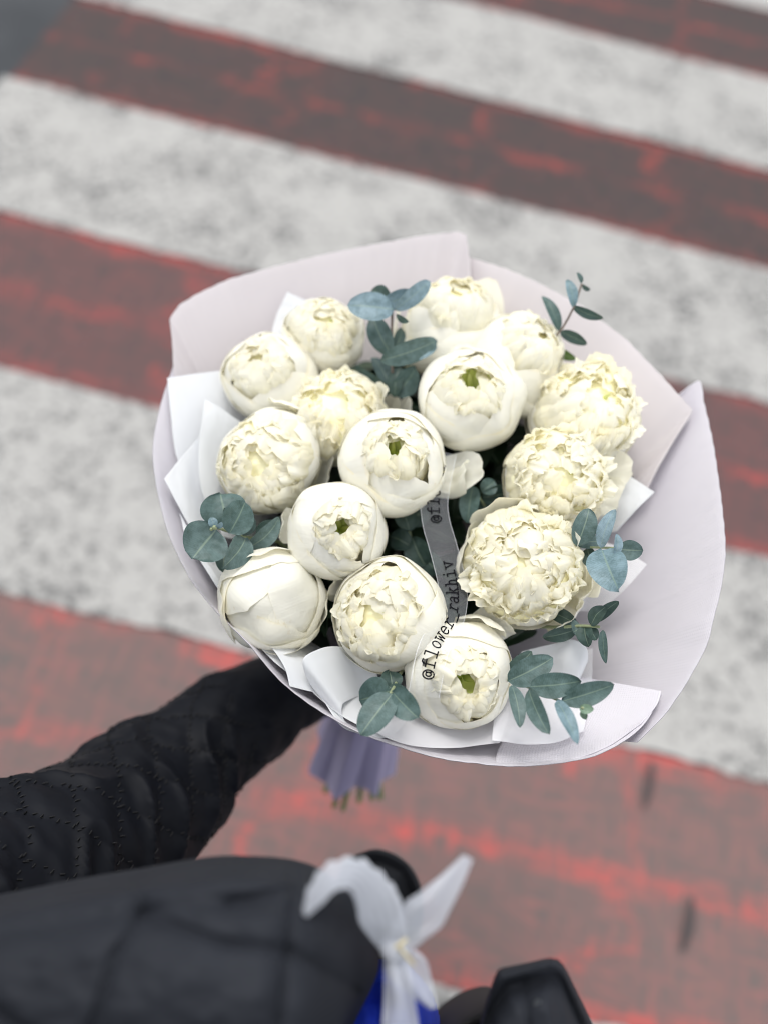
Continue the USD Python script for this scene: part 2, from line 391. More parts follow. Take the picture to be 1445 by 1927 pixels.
def red_mat(name, base, film, red, seed):
    """Thin worn red film over asphalt, with thicker strokes along both edges, the middle and across."""
    mat(name, {
        'g': ('geometry', {}), 'uv': ('uvmap', {'attribute': 'st'}), 'sep': ('separate_xyz', {}),
        'off': ('mapping', {'location': (seed * 3.1, seed * 1.7, seed * 5.0)}),
        'n': ('noise_texture', {'scale': 5.5, 'detail': 4.0, 'roughness': 0.6}),
        'sA': ('mapping', {'scale': (62.0, 11.0, 1.0)}), 'sB': ('mapping', {'scale': (12.0, 58.0, 1.0)}),
        'n2': ('noise_texture', {'scale': 1.0, 'detail': 4.0, 'roughness': 0.65}), 'n4': ('noise_texture', {'scale': 1.0, 'detail': 4.0, 'roughness': 0.65}),
        'n24': ('math', {'math_type': 'maximum'}),
        'n3': ('noise_texture', {'scale': 180.0, 'detail': 3.0}),
        'wob': ('math', {'math_type': 'multiply_add', 'value2': 0.22}),
        'wo2': ('math', {'math_type': 'subtract', 'value2': 0.11}),
        'lines': ('rgb_ramp', {'ramp': [(0.0, (1.0,) * 3), (0.05, (0.9,) * 3), (0.12, (0.10,) * 3), (0.42, (0.06,) * 3), (0.50, (1.0,) * 3), (0.57, (0.08,) * 3), (0.90, (0.08,) * 3), (0.96, (0.9,) * 3), (1.0, (1.0,) * 3)]}),
        'cx': ('math', {'math_type': 'multiply_add', 'value2': 1.7}), 'cw': ('math', {'math_type': 'multiply_add', 'value2': 0.95}),
        'fr': ('math', {'math_type': 'fraction'}), 'cross': ('rgb_ramp', {'ramp': [(0.42, (0.0,) * 3), (0.49, (0.85,) * 3), (0.56, (0.0,) * 3)]}),
        'mx': ('math', {'math_type': 'maximum'}),
        'gate': ('rgb_ramp', {'ramp': [(0.40, (0.12,) * 3), (0.58, (1.0,) * 3)]}),
        'gate2': ('rgb_ramp', {'ramp': [(0.46, (0.15,) * 3), (0.66, (1.0,) * 3)]}),
        'k1': ('math', {'math_type': 'multiply'}), 'k2': ('math', {'math_type': 'multiply'}),
        'fl': ('rgb_ramp', {'ramp': [(0.40, tuple(0.8 * c for c in base)), (0.72, film)]}),
        'c': ('mix_color', {'b': red}),
        'b': ('bump', {'strength': 0.5, 'distance': 0.003}), 'p': ('principled_bsdf', {'roughness': 0.85, 'specular_ior_level': 0.15})},
        [('g.position', 'off.vector'), ('off.vector', 'n.vector'), ('off.vector', 'sA.vector'), ('off.vector', 'sB.vector'), ('sA.vector', 'n2.vector'), ('sB.vector', 'n4.vector'), ('n2.fac', 'n24.value1'), ('n4.fac', 'n24.value2'), ('off.vector', 'n3.vector'), ('uv.UV', 'sep.vector'),
         ('n.fac', 'wob.value1'), ('sep.y', 'wob.value3'), ('wob.value', 'wo2.value1'), ('wo2.value', 'lines.fac'),
         ('sep.x', 'cx.value1'), ('n.fac', 'cw.value1'), ('cw.value', 'cx.value3'), ('cx.value', 'fr.value1'), ('fr.value', 'cross.fac'),
         ('lines.color', 'mx.value1'), ('cross.color', 'mx.value2'), ('n.fac', 'gate.fac'), ('n24.value', 'gate2.fac'),
         ('mx.value', 'k1.value1'), ('gate.color', 'k1.value2'), ('k1.value', 'k2.value1'), ('gate2.color', 'k2.value2'),
         ('n24.value', 'fl.fac'), ('fl.color', 'c.a'), ('k2.value', 'c.fac'), ('n3.fac', 'b.height'), ('b.normal', 'p.normal'), ('c.result', 'p.base_color')])


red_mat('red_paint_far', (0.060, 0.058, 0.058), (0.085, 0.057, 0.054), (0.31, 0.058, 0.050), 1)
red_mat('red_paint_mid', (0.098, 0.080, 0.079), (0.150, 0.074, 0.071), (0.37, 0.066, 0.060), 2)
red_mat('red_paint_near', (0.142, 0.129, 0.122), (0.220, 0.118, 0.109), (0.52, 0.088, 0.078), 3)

# ------------------------------------------------------------------ the road and its crossing
road = thing('road', 'asphalt road with a worn red and white pedestrian crossing', None, kind='structure')


def slab(x0, x1, n0, n1, z, name, m, label=None, wav=0.0, seed=0, rect=False):
    """A thin painted sheet between two lines across the road (n measured ahead of the person)."""
    k, w = (2, 2) if rect else (700, 8)
    xs = np.linspace(x0, x1, k)
    rough = lambda q: 0 if rect else wav * fbm1(xs * 6, q) + 0.014 * fbm1(xs * 45, q + 2)
    e0 = n0 + rough(seed); e1 = n1 + rough(seed + 9)
    t = np.linspace(0, 1, w)[:, None]
    Y = e0 * (1 - t) + e1 * t + 0 * xs[None]
    X = np.broadcast_to(xs, Y.shape) + (0 if rect else wav * 0.8 * fbm1(Y[:, 0] * 8, seed + 4)[:, None])
    P = np.stack([X, Y + 0.0146 * X, np.full_like(X, z)], -1)
    uv = np.stack([np.broadcast_to(xs, Y.shape), np.broadcast_to(t, Y.shape)], -1).reshape(-1, 2)
    f = grid_faces(w, k)
    return obj(name, (P.reshape(-1, 3), f), m, road, uv=uv, label=label)


slab(-60, 60, -60, 60, 0.0, 'asphalt', 'asphalt', rect=True)
a0, a1 = ground(138, 0), ground(15, 157)
XL = float((a0[0] + a1[0]) / 2)
edges = [4.35, 3.84, 3.34, 2.880, 2.375, 1.913, 1.409, 0.945, 0.441, -0.034, -0.55, -1.05]
kinds = ['red_paint_far', 'worn_white_paint', 'red_paint_far', 'worn_white_paint', 'red_paint_far', 'worn_white_paint', 'red_paint_mid', 'worn_white_paint', 'red_paint_near', 'worn_white_paint', 'red_paint_near']
for i, kd in enumerate(kinds):
    red = kd.startswith('red')
    slab(XL - (0.0 if red else 0.02), 4.5, edges[i + 1], edges[i], 0.004 if red else 0.008, 'red_stripe' if red else 'white_stripe', kd, wav=0.022, seed=10 + i)
for (p, q, w) in (((1226, 1432), (1212, 1522), 0.008), ((1302, 1690), (1284, 1792), 0.009)):
    A, B = ground(*p, 0.012), ground(*q, 0.012)
    c = catmull([A, (A + B) / 2 + [0.004, 0, 0], B], 14)
    sd = np.cross(B - A, [0, 0, 1.0]); sd /= np.linalg.norm(sd)
    ww = w * np.sin(np.linspace(0.25, np.pi - 0.25, 14))[:, None] * (1 + 0.5 * fbm1(np.arange(14) * 0.9, 5)[:, None])
    P = np.stack([c - sd * ww, c + sd * ww], 0)
    obj('crack', (P.reshape(-1, 3), grid_faces(2, 14)), 'asphalt_crack', road)

# ------------------------------------------------------------------ bouquet layout
F0 = at(800, 940, 0.50)
S0 = at(655, 1462, 0.80)
AX = (F0 - S0) / np.linalg.norm(F0 - S0)
T0 = F0 + 0.49 * (S0 - F0)
WAIST = 0.021


def rim_point(x, y, dz=0.0):
    return at(x, y, plane_z(y) + dz)


def loft(rim, k=90, n=40, off=0.0, bulge=(0.56, 0.44), wav=0.0, seed=1, curve=catmull, spin=0.0, corner=True):
    """A paper sheet: from the tied waist out to its rim, whose points are (x, y, depth offset)."""
    R = curve(np.array([rim_point(*r) for r in rim]), k)
    d = R - T0
    ax = d @ AX
    rad = d - ax[:, None] * AX
    rl = np.linalg.norm(rad, axis=1, keepdims=True)
    e = rad / rl
    W = T0 + e * (WAIST + off)
    Mid = T0 + e * (WAIST + off + (rl - WAIST) * bulge[0]) + AX * (ax[:, None] * bulge[1])
    t = (np.linspace(0, 1, n) ** 0.85)[:, None, None]
    P = (1 - t) ** 2 * W[None] + 2 * t * (1 - t) * Mid[None] + t ** 2 * R[None]
    N = normals_of(P)
    ph = np.linspace(0, 1, k)
    g = meshkit.fbm(np.stack(np.broadcast_arrays(ph[None, :] * 5, t[..., 0] * 1.6, seed * 2.3), -1), 3, seed) - 0.5
    ev = np.linspace(0, k / 26.0, k)[None, :]
    fold = np.abs((ev + 0.7 * fbm1(np.arange(k) * 0.06, seed)[None, :] + 0.25 * fbm1(t[:, 0, 0] * 3, seed + 2)[:, None]) % 1 - 0.5)
    fold = np.exp(-(fold / 0.06) ** 2) * np.sin(ev * 2.3 + seed) * (t[..., 0] * (1.15 - t[..., 0])) ** 0.8
    P = P + N * (g * 0.008 * (0.3 + t[..., 0]) + 0.0016 * fold)[..., None]
    if wav:
        s = np.r_[0, np.cumsum(np.linalg.norm(np.diff(R, axis=0), axis=1))]
        P = P + AX * (wav * np.sin(s * 2 * np.pi / 0.011 + 3 * fbm1(s * 20, seed)) * (t[..., 0] ** 8))[..., None]
    return P


wrapper = thing('bouquet_wrapper', 'matte lilac paper wrap flaring widely around the white peonies', 'wrapping paper', T0)


def paper(rim, m, **kw):
    P = loft(rim, **kw)
    g, uv = sheet(P, 0.0007)
    obj('paper_sheet', g, m, wrapper, uv=uv)


# inner back sheets
paper([(337, 716, 0.004), (318, 600, 0.0), (336, 574, 0), (372, 552, 0), (430, 525, 0.0), (520, 500, 0), (610, 478, 0), (700, 460, 0), (790, 443, 0), (862, 435, 0), (876, 440, -0.003), (885, 490, 0.002), (889, 560, 0.016)],
      'blush_paper', k=150, wav=0.0002, seed=3, curve=polyline)
paper([(862, 468, 0.014), (885, 484, 0.008), (950, 504, 0), (1010, 530, 0), (1095, 575, 0), (1178, 638, 0), (1245, 708, 0), (1303, 771, 0.0), (1262, 838, 0.012), (1215, 918, 0.026)],
      'blush_paper', k=150, off=0.002, wav=0.0002, seed=4, curve=polyline)
# big outer sheets
paper([(330, 684, 0.006), (306, 758, 0.0), (290, 850, -0.002), (302, 950, -0.004), (345, 1068, -0.006), (400, 1138, -0.006), (462, 1204, -0.004), (540, 1288, 0), (620, 1343, 0), (702, 1386, 0), (800, 1421, 0), (890, 1440, 0), (975, 1446, 0), (1060, 1436, 0), (1145, 1407, 0), (1208, 1362, 0.001), (1243, 1304, 0.006)],
      'lilac_paper', k=190, off=0.003, bulge=(0.50, 0.50), seed=5, wav=0.0002)
paper([(1245, 775, 0.03), (1285, 735, 0.012), (1312, 717, 0.004), (1326, 760, 0), (1345, 850, 0), (1360, 950, 0), (1366, 1050, 0), (1355, 1125, 0), (1336, 1200, 0), (1300, 1268, 0.002), (1255, 1335, 0.004), (1195, 1392, 0.008)],
      'lilac_paper', k=150, off=0.006, bulge=(0.58, 0.42), seed=6, wav=0.0003)

# the folded-back flap of the near sheet (its end edge turned inwards, lower right)
rows = [[(1040, 1268, plane_z(1268) + 0.030), (1100, 1276, plane_z(1276) + 0.022), (1170, 1288, plane_z(1290) + 0.014), (1244, 1301, plane_z(1301) + 0.004)],
        [(985, 1340, plane_z(1340) + 0.028), (1080, 1350, plane_z(1350) + 0.017), (1160, 1345, plane_z(1345) + 0.010), (1238, 1322, plane_z(1322) + 0.003)],
        [(940, 1405, plane_z(1405) + 0.020), (1050, 1412, plane_z(1412) + 0.010), (1140, 1390, plane_z(1390) + 0.006), (1212, 1355, plane_z(1355) + 0.003)],
        [(930, 1440, plane_z(1440) + 0.004), (1050, 1436, plane_z(1436) + 0.002), (1142, 1406, plane_z(1406) + 0.002), (1206, 1362, plane_z(1362) + 0.002)]]
P = patch([[at(*q) for q in r] for r in rows], 40, 60)
g, uv = sheet(P, 0.0006)
obj('folded_flap', g, 'lilac_paper', wrapper, uv=uv)

# the tied waist and the flaring tail under it
ring = []
E1 = np.cross(AX, RIGHT); E1 /= np.linalg.norm(E1); E2 = np.cross(AX, E1)
ang = np.linspace(0, 2 * np.pi, 145)[:-1]
L_tail = np.linalg.norm(S0 - T0) * 0.80
P = []
for t in np.linspace(0, 1, 18):
    pleat = np.where((np.floor(ang / (2 * np.pi) * 14) % 2) > 0, 1.0, -1.0) * np.sin(ang * 7) ** 2
    r = (WAIST + 0.006) + t ** 1.1 * (0.012 + 0.008 * np.sin(ang * 7 + 0.6) + 0.004 * pleat)
    l = L_tail * t * (1 + t * 0.07 * np.sin(ang * 3 + 1.0) + t * 0.015 * np.sin(ang * 14))
    P.append(T0 - AX * l[:, None] + r[:, None] * (np.cos(ang)[:, None] * E1 + np.sin(ang)[:, None] * E2))
P = np.array(P)
uvt = np.stack(np.broadcast_arrays(ang[None] * 0.04, np.linspace(0, L_tail, 18)[:, None]), -1).reshape(-1, 2)
obj('tail', (P.reshape(-1, 3), grid_faces(18, 144, True)), 'tail_paper', wrapper, uv=uvt)
tie = merge([tube(np.array([T0 - AX * (0.004 * q - 0.006) + (WAIST + 0.0095) * (math.cos(a) * E1 + math.sin(a) * E2) for a in np.linspace(0, 2 * np.pi, 49)]), 0.0022, 8) for q in range(4)])
obj('tie', tie, 'twine', wrapper)

# ------------------------------------------------------------------ white tissue inside the wrapper
tissue = thing('tissue_paper', 'white tissue paper sheets tucked between peonies and lilac wrap', 'tissue paper', T0)


def tis(rows, n=30, m=40, mat_='tissue', crease=0.0012, seed=1, th=0.0003, curve=catmull):
    P = patch([[at(x, y, plane_z(y) + d) for (x, y, d) in r] for r in rows], n, m, curve)
    U, V = np.meshgrid(np.linspace(0, 3, m), np.linspace(0, 3, n))
    P = P + normals_of(P) * (fbm2(U, V, seed, 4) * crease * 2)[..., None]
    g, uv = sheet(P, th)
    obj('tissue_sheet', g, mat_, tissue, uv=uv)


# left: three overlapping corners
tis([[(315, 711, 0.000), (370, 703, 0.006), (425, 697, 0.012), (470, 700, 0.02)],
     [(322, 780, 0.004), (375, 780, 0.014), (430, 780, 0.026), (480, 780, 0.04)],
     [(333, 860, 0.010), (385, 870, 0.026), (440, 880, 0.045), (500, 890, 0.065)],
     [(380, 960, 0.024), (420, 970, 0.044), (470, 980, 0.070), (530, 990, 0.10)]], seed=1)
tis([[(386, 752, 0.000), (410, 764, 0.004), (440, 785, 0.012), (480, 810, 0.024)],
     [(376, 830, 0.002), (405, 840, 0.014), (440, 850, 0.026), (480, 870, 0.040)],
     [(382, 930, 0.004), (415, 940, 0.020), (450, 950, 0.038), (490, 960, 0.055)],
     [(420, 1010, 0.018), (445, 1015, 0.034), (480, 1020, 0.052), (520, 1030, 0.075)]], seed=2)
tis([[(380, 818, 0.006), (392, 860, 0.014), (402, 920, 0.022), (425, 1000, 0.04)],
     [(345, 856, 0.001), (366, 910, 0.010), (390, 970, 0.020), (425, 1040, 0.034)],
     [(309, 901, -0.008), (342, 962, -0.004), (380, 1030, 0.004), (430, 1110, 0.012)],
     ], seed=3, n=24)
# lower left strip lying along the rim
tis([[(338, 965, 0.000), (395, 1065, 0.001), (460, 1155, 0.006), (540, 1235, 0.010), (610, 1290, 0.016)],
     [(352, 1010, -0.001), (405, 1100, 0.000), (462, 1180, 0.002), (520, 1245, 0.004), (590, 1296, 0.010)],
     [(400, 1010, 0.02), (460, 1090, 0.026), (520, 1165, 0.030), (590, 1220, 0.034), (650, 1260, 0.04)]], seed=4)
tis([[(430, 1128, -0.001), (468, 1180, -0.002), (516, 1225, -0.002), (538, 1262, -0.001), (545, 1292, 0.001)],
     [(470, 1140, 0.012), (505, 1180, 0.012), (560, 1225, 0.012), (600, 1262, 0.012), (620, 1310, 0.012)],
     [(520, 1140, 0.04), (560, 1190, 0.04), (610, 1225, 0.04), (650, 1260, 0.04), (680, 1320, 0.04)]], seed=5)
# the big rolled curl at the bottom left
curl = []
for t in np.linspace(0, 1, 14):
    bx, by = 600 + 62 * t, 1300 + 62 * t
    curl.append([(700 + 30 * t, 1235 + 110 * t, 0.012 + 0.014 * t), (648 + 45 * t, 1218 + 95 * t, 0.006 + 0.02 * t), (600 + 58 * t, 1222 + 95 * t, -0.006 + 0.018 * t),
                 (571 + 72 * t, 1240 + 90 * t, -0.010 + 0.014 * t), (578 + 70 * t, 1275 + 80 * t, -0.002 + 0.010 * t), (608 + 58 * t, 1318 + 55 * t, 0.006 + 0.004 * t), (650 + 40 * t, 1372 + 14 * t, 0.004), (720 + 30 * t, 1376 + 12 * t, 0.010)])
tis(curl, n=30, m=70, seed=6, crease=0.0006)
tis([[(575, 1290, 0.006), (640, 1345, 0.006), (700, 1376, 0.006), (740, 1386, 0.007)], [(620, 1262, 0.022), (680, 1310, 0.022), (730, 1340, 0.022), (770, 1350, 0.022)], [(660, 1230, 0.05), (720, 1270, 0.05), (770, 1290, 0.05), (800, 1300, 0.05)]], seed=13)
# under the lowest peony
tis([[(690, 1372, 0.004), (760, 1400, 0.004), (850, 1408, 0.006), (940, 1398, 0.008)],
     [(720, 1330, 0.016), (790, 1362, 0.014), (870, 1376, 0.014), (950, 1370, 0.014)],
     [(760, 1270, 0.05), (820, 1300, 0.05), (890, 1310, 0.05), (960, 1300, 0.05)]], seed=7, mat_='clear_tissue')
tis([[(925, 1394, 0.001), (990, 1402, 0.003), (1045, 1398, 0.004), (1098, 1376, 0.006)],
     [(930, 1340, 0.012), (990, 1340, 0.012), (1050, 1335, 0.012), (1110, 1310, 0.012)],
     [(940, 1250, 0.045), (1000, 1240, 0.045), (1060, 1235, 0.045), (1115, 1220, 0.045)]], seed=8, mat_='clear_tissue')
# right: upright corner, see-through corner, rolled edge
tis([[(1120, 860, 0.016), (1175, 890, 0.010), (1231, 926, 0.002)],
     [(1100, 930, 0.03), (1150, 945, 0.022), (1195, 962, 0.012)],
     [(1080, 1000, 0.05), (1120, 1005, 0.04), (1160, 1000, 0.028)]], seed=9)
tis([[(1100, 1010, 0.03), (1165, 1030, 0.022), (1217, 1062, 0.012)],
     [(1080, 1080, 0.04), (1140, 1090, 0.03), (1180, 1105, 0.022)],
     [(1070, 1150, 0.055), (1110, 1150, 0.05), (1135, 1145, 0.042)]], seed=10, mat_='clear_tissue')
tis([[(980, 1226, 0.020), (1040, 1212, 0.012), (1078, 1204, 0.004), (1100, 1215, 0.004), (1106, 1240, 0.012), (1098, 1262, 0.020)],
     [(975, 1260, 0.030), (1035, 1250, 0.020), (1068, 1246, 0.010), (1088, 1255, 0.010), (1092, 1272, 0.018), (1086, 1290, 0.026)],
     [(970, 1310, 0.045), (1030, 1300, 0.036), (1060, 1298, 0.026), (1076, 1302, 0.026), (1078, 1315, 0.03), (1074, 1330, 0.036)]], seed=11, crease=0.0006)
# top
tis([[(508, 640, 0.02), (520, 595, 0.014), (541, 549, 0.006)], [(560, 640, 0.026), (575, 605, 0.02), (592, 573, 0.014)], [(610, 650, 0.035), (630, 620, 0.03), (650, 600, 0.026)]], seed=12)

# ------------------------------------------------------------------ peonies


def petal(R, prof, w, rc, frame, phi, seed, nu=20, nv=20, tipc=0.30, tipp=2.3, rag=0.05, ruf=0.0, crumple=0.015, tilt=0.0, base=0.28, squash=1.0, rufn=2.0, skew=0.0, roll=0.0):
    """One petal in a flower's own frame. prof: (radius, height) along the middle line, in units of R; w: half width; rc: radius across."""
    rng = np.random.default_rng(seed)
    u = np.linspace(-1, 1, nu)[None, :]; v0 = np.linspace(0, 1, nv)[:, None]
    vmax = 1 - tipc * np.abs(u) ** tipp + rag * 2 * fbm1(u[0] * 2.6 + seed, seed % 97, 3)[None, :] + rag * 0.7 * fbm1(u[0] * 9, seed % 91, 2)[None, :]
    v = v0 * vmax * (1 + 0.0 * u)
    c = catmull(prof, 80)
    s = np.linspace(0, 1, 80)
    vc = np.clip(v, 0, 1)
    rho, z = np.interp(vc, s, c[:, 0]), np.interp(vc, s, c[:, 1])
    dr, dz = np.gradient(c[:, 0]), np.gradient(c[:, 1])
    ln = np.hypot(dr, dz) + 1e-9
    nr, nz = np.interp(vc, s, dz / ln), np.interp(vc, s, -dr / ln)
    sm = np.clip(v / 0.62, 0, 1); sm = sm * sm * (3 - 2 * sm)
    W = w * (base + (1 - base) * sm)
    a = u * W / rc
    ph = rng.uniform(0, 6.28, 3)
    disp = ruf * v ** 2.5 * (np.sin(u * 3.1 * rufn + ph[0]) + 0.6 * np.sin(u * 5.3 * rufn + ph[1] + 2 * v))
    disp = disp + crumple * 2 * fbm2(u * 1.7 + seed, v * 2.4, seed % 89, 3) * (0.35 + v)
    disp = disp + tilt * u * np.minimum(1, v * 2) + roll * np.abs(u) ** 3 * v
    lat = rc * np.sin(a) + skew * v ** 2
    inn = rc * (1 - np.cos(a)) - disp
    rr, zzv = rho - nr * inn, z - nz * inn
    X = rr * math.cos(phi) - lat * math.sin(phi)
    Y = rr * math.sin(phi) + lat * math.cos(phi)
    P = np.stack([X, Y, zzv * squash], -1) * R
    P = P.reshape(-1, 3) @ frame
    uv = np.stack(np.broadcast_arrays(u * 0.5 + 0.5, v), -1).reshape(-1, 2)
    return (P, grid_faces(nv, nu)), uv


def sphere_prof(r, th0, th1, curl=0.0, k=9, out=0.0):
    th = np.radians(np.linspace(th0, th1, k)); t = np.linspace(0, 1, k)
    rr = r * (1 - curl * np.clip((t - 0.72) / 0.28, 0, 1) ** 1.5 + out * np.clip((t - 0.6) / 0.4, 0, 1) ** 2)
    return np.stack([rr * np.sin(th), rr * np.cos(th)], 1)


PEONY = []


def peony(label, px, py, rpx, off, th, kind, seed, loose=(), dz=0.0, squash=0.97, guards=(4, 4, 3), inner=34, skip=()):
    """One cut peony. off: where its mouth points, as a fraction of its radius in the picture; th: half angle of the mouth."""
    rr2 = ((px - 800) ** 2 + (py - 940) ** 2) / 400.0 ** 2
    zc = plane_z(py) - 0.018 + 0.030 * rr2 + dz
    R = rpx * zc / FPX
    C = at(px, py, zc)
    vd = ray(px, py); vd /= np.linalg.norm(vd)
    s2 = min(0.96, off[0] ** 2 + off[1] ** 2)
    axis = off[0] * RIGHT - off[1] * UP - math.sqrt(1 - s2) * vd
    axis /= np.linalg.norm(axis)
    ex = RIGHT - axis * (RIGHT @ axis); ex /= np.linalg.norm(ex); ey = np.cross(axis, ex)
    frame = np.array([ex, ey, axis])
    rng = np.random.default_rng(seed)
    o = thing('peony', label, 'flower', C, 'white peonies in the bouquet')
    PEONY.append((C, R, axis))


    def shape(P):
        d = P / (np.linalg.norm(P, axis=1, keepdims=True) + 1e-9)
        k = 1 + 0.20 * (meshkit.noise(d * 1.7 + seed * 5.3, seed) - 0.5)
        return P * k[:, None]

    def put(name, pv, m, lb=None):
        (P, f), uv = pv
        obj(name, (shape(P) + C, f), m, o, uv=uv, label=lb)
    sd = seed * 100
    # guard petals, outer to inner
    n0, n1, n2 = guards
    ph0 = rng.uniform(0, 6.28)
    layers = ((n0, 1.01, (18, 52), 1.28), (n1, 0.972, (-2, 26), 1.22), (n2, 0.94, (-8, 8), 1.15))
    if kind == 'bud':
        layers = ((n0, 1.06, (16, 44), 1.15), (n1, 0.97, (-34, 10), 1.0), (n2, 0.90, (-56, -44), 1.15))
    for li, (n, r, (d0, d1), w) in enumerate(layers):
        for i in range(n):
            sd += 1
            phi = ph0 + li * 0.62 + i * 2 * math.pi / n + rng.uniform(-0.22, 0.22)
            if (li, i) in skip:
                continue
            tip = th + rng.uniform(d0, d1)
            if kind == 'open' and li == 0:
                tip += rng.uniform(0, 14)
            pr = sphere_prof(r + rng.uniform(-0.012, 0.012), 172, tip, curl=rng.uniform(0.02, 0.05 + 0.03 * li), out=(rng.uniform(0.0, 0.10) if kind == 'open' and li == 0 else 0.0))
            put('outer_petal', petal(R, pr, w * rng.uniform(0.88, 1.08), r, frame, phi, sd, 25, 27, tipc=rng.uniform(0.10, 0.26), tipp=2.6, rag=0.040 + 0.03 * (li > 0), crumple=0.020 + 0.006 * li, tilt=(0.05 if kind == 'bud' else 0.016), squash=squash, ruf=0.006 + 0.010 * li), 'guard_petal')
    sinm = math.sin(math.radians(th))
    # the crumpled heart
    if kind != 'bud':
        rmax = 0.985 * min(1.0, sinm * 1.02 + 0.02)
        ga = math.pi * (3 - math.sqrt(5))
        dome = lambda x: math.sqrt(max(0.02, 1 - (x * 0.97) ** 2))
        inner = int(inner * {'open': 1.6, 'ruffle': 1.25, 'pit': 1.3}[kind])
        ring_n = 13 if kind != 'open' else 10
        inner += ring_n
        for i in range(inner):
            sd += 1
            q = (i + 0.6) / inner
            rk = rmax * math.sqrt(q)
            phi = i * ga + rng.uniform(-0.25, 0.25)
            if i < ring_n:
                q = 1.0; rk = min(0.97, rmax * rng.uniform(0.98, 1.06)); phi = i * 2 * math.pi / ring_n + rng.uniform(-0.2, 0.2)
            if kind == 'pit' and rk < 0.15:
                continue
            pit = (0.46 if kind == 'pit' else 0.10) * max(0.0, 1 - q / 0.55)
            incurve = i < ring_n or rng.uniform() < (0.62 if kind != 'open' else 0.45)
            if incurve:
                fold = rng.uniform(0.16, 0.40)
                rt = max(0.12 if kind == 'pit' else 0.0, rk - fold)
                za, zb = dome(rk) - pit - rng.uniform(0.06, 0.14), dome(rt) * 0.955 - pit - rng.uniform(0.0, 0.10)
                pr = [(0.10, -0.60), (rk * 0.95 + 0.04, -0.15), (rk * 1.0 + 0.04, za - 0.16), (rk * 0.93 + 0.01, za + 0.02), ((rk + rt) / 2, (za + zb) / 2 + 0.05), (rt, zb)]
                wv = rng.uniform(0.32, 0.50) * {'open': 0.74, 'ruffle': 1.05, 'pit': 1.0}[kind]
                pr[-1] = (rt, zb + rng.uniform(0.0, 0.07))
            else:
                lean = rng.uniform(-0.14, 0.12) + (0.12 if kind == 'open' and q > 0.5 else 0)
                zt = dome(rk) * 0.99 - pit + rng.uniform(-0.08, 0.04)
                pr = [(0.10, -0.60), (rk * 0.85 + 0.04, -0.15), (rk * 1.0 + 0.03, zt - 0.30), (rk + 0.02 + lean * 0.3, zt - 0.09), (max(0.0, rk + lean), zt)]
                wv = rng.uniform(0.18, 0.34)
            put('inner_petal', petal(R, pr, wv, rng.uniform(0.32, 0.8), frame, phi, sd, 21, 19, tipc=rng.uniform(0.10, 0.30), tipp=2.1, rag=(0.10 if kind == 'open' else 0.075), ruf=rng.uniform(0.025, 0.055), crumple=0.055, base=0.45, rufn=rng.uniform(0.9, 2.2), skew=rng.uniform(-0.15, 0.15), squash=squash),
                'pit_petal' if (kind == 'pit' and q < 0.4) else 'inner_petal')
        kr, ka = 22, 36
        pr_, pa_ = np.meshgrid(np.linspace(0.0, rmax * 0.97, kr), np.arange(ka) * 2 * np.pi / ka, indexing='ij')
        hz = np.sqrt(np.maximum(0.02, 1 - (pr_ * 0.97) ** 2)) - (0.24 if kind != 'pit' else 0.20) - (0.50 if kind == 'pit' else 0.04) * np.maximum(0, 1 - (pr_ / rmax) ** 2 / 0.5)
        hz = hz + 0.10 * (meshkit.fbm(np.stack([np.cos(pa_) * pr_ * 6, np.sin(pa_) * pr_ * 6, hz * 0 + seed], -1), 3, seed) - 0.5)
        V = np.stack([np.cos(pa_) * pr_, np.sin(pa_) * pr_, hz * squash], -1).reshape(-1, 3) * R
        obj('heart', (shape(V @ frame) + C, grid_faces(kr, ka, True)), 'green_filler' if kind == 'pit' else 'heart_filler', o)  # added filler dome; its pale colour keeps deep petal gaps from going dark
        for i in range(3 if kind == 'pit' else 1):
            sd += 1
            a = i * 1.7 + rng.uniform(0, 0.6)
            h = 0.62 if kind == 'pit' else 0.80
            b0 = np.array([0.06 * math.cos(a), 0.06 * math.sin(a), -0.3]); b1 = np.array([0.13 * math.cos(a), 0.13 * math.sin(a), h - 0.2]); b2 = np.array([0.22 * math.cos(a), 0.22 * math.sin(a), h])
            c = catmull([b0, b1, b2], 10) * R
            v, f = tube(c, R * np.array([0.10, 0.12, 0.13, 0.125, 0.115, 0.10, 0.085, 0.065, 0.045, 0.02]), 8)
            uv = np.stack([np.zeros(len(v)), np.r_[np.repeat(np.linspace(0, 1, 10), 8), 0, 1]], -1)
            obj('carpel', (shape(v @ frame) + C, f), 'carpel_green', o, uv=uv)
    # loosened petals: (direction in the picture in degrees, reach, height of tip, half width, colour material, roll)
    for (deg, reach, hz, w, roll) in loose:
        sd += 1
        pr = [(0.12, -0.95), (0.55, -0.86), (0.5 + 0.5 * reach, -0.55), (0.30 + 0.75 * reach, hz - 0.28), (reach, hz)]
        put('loose_petal', petal(R, pr, w, rng.uniform(0.7, 1.1), frame, math.radians(deg), sd, 21, 23, tipc=0.24, tipp=2.4, rag=0.05, crumple=0.04, ruf=0.02, roll=roll, base=0.3), 'guard_petal')
    # green sepals, stem
    for i in range(4):
        sd += 1
        pr = sphere_prof(1.06, 172, rng.uniform(112, 138))
        put('sepal', petal(R, pr, rng.uniform(0.20, 0.34), 1.0, frame, rng.uniform(0, 6.28), sd, 9, 11, tipc=0.6, tipp=1.7, rag=0.04, crumple=0.02, squash=squash), 'sepal_green')
    B = C - axis * R * 0.96
    a = rng.uniform(0, 6.28); e = math.cos(a) * E1 + math.sin(a) * E2
    q = math.sqrt(rng.uniform(0.05, 1)) * 0.015
    side = (C - F0) - AX * ((C - F0) @ AX)
    sl = np.linalg.norm(side) + 1e-9
    e2 = side / sl
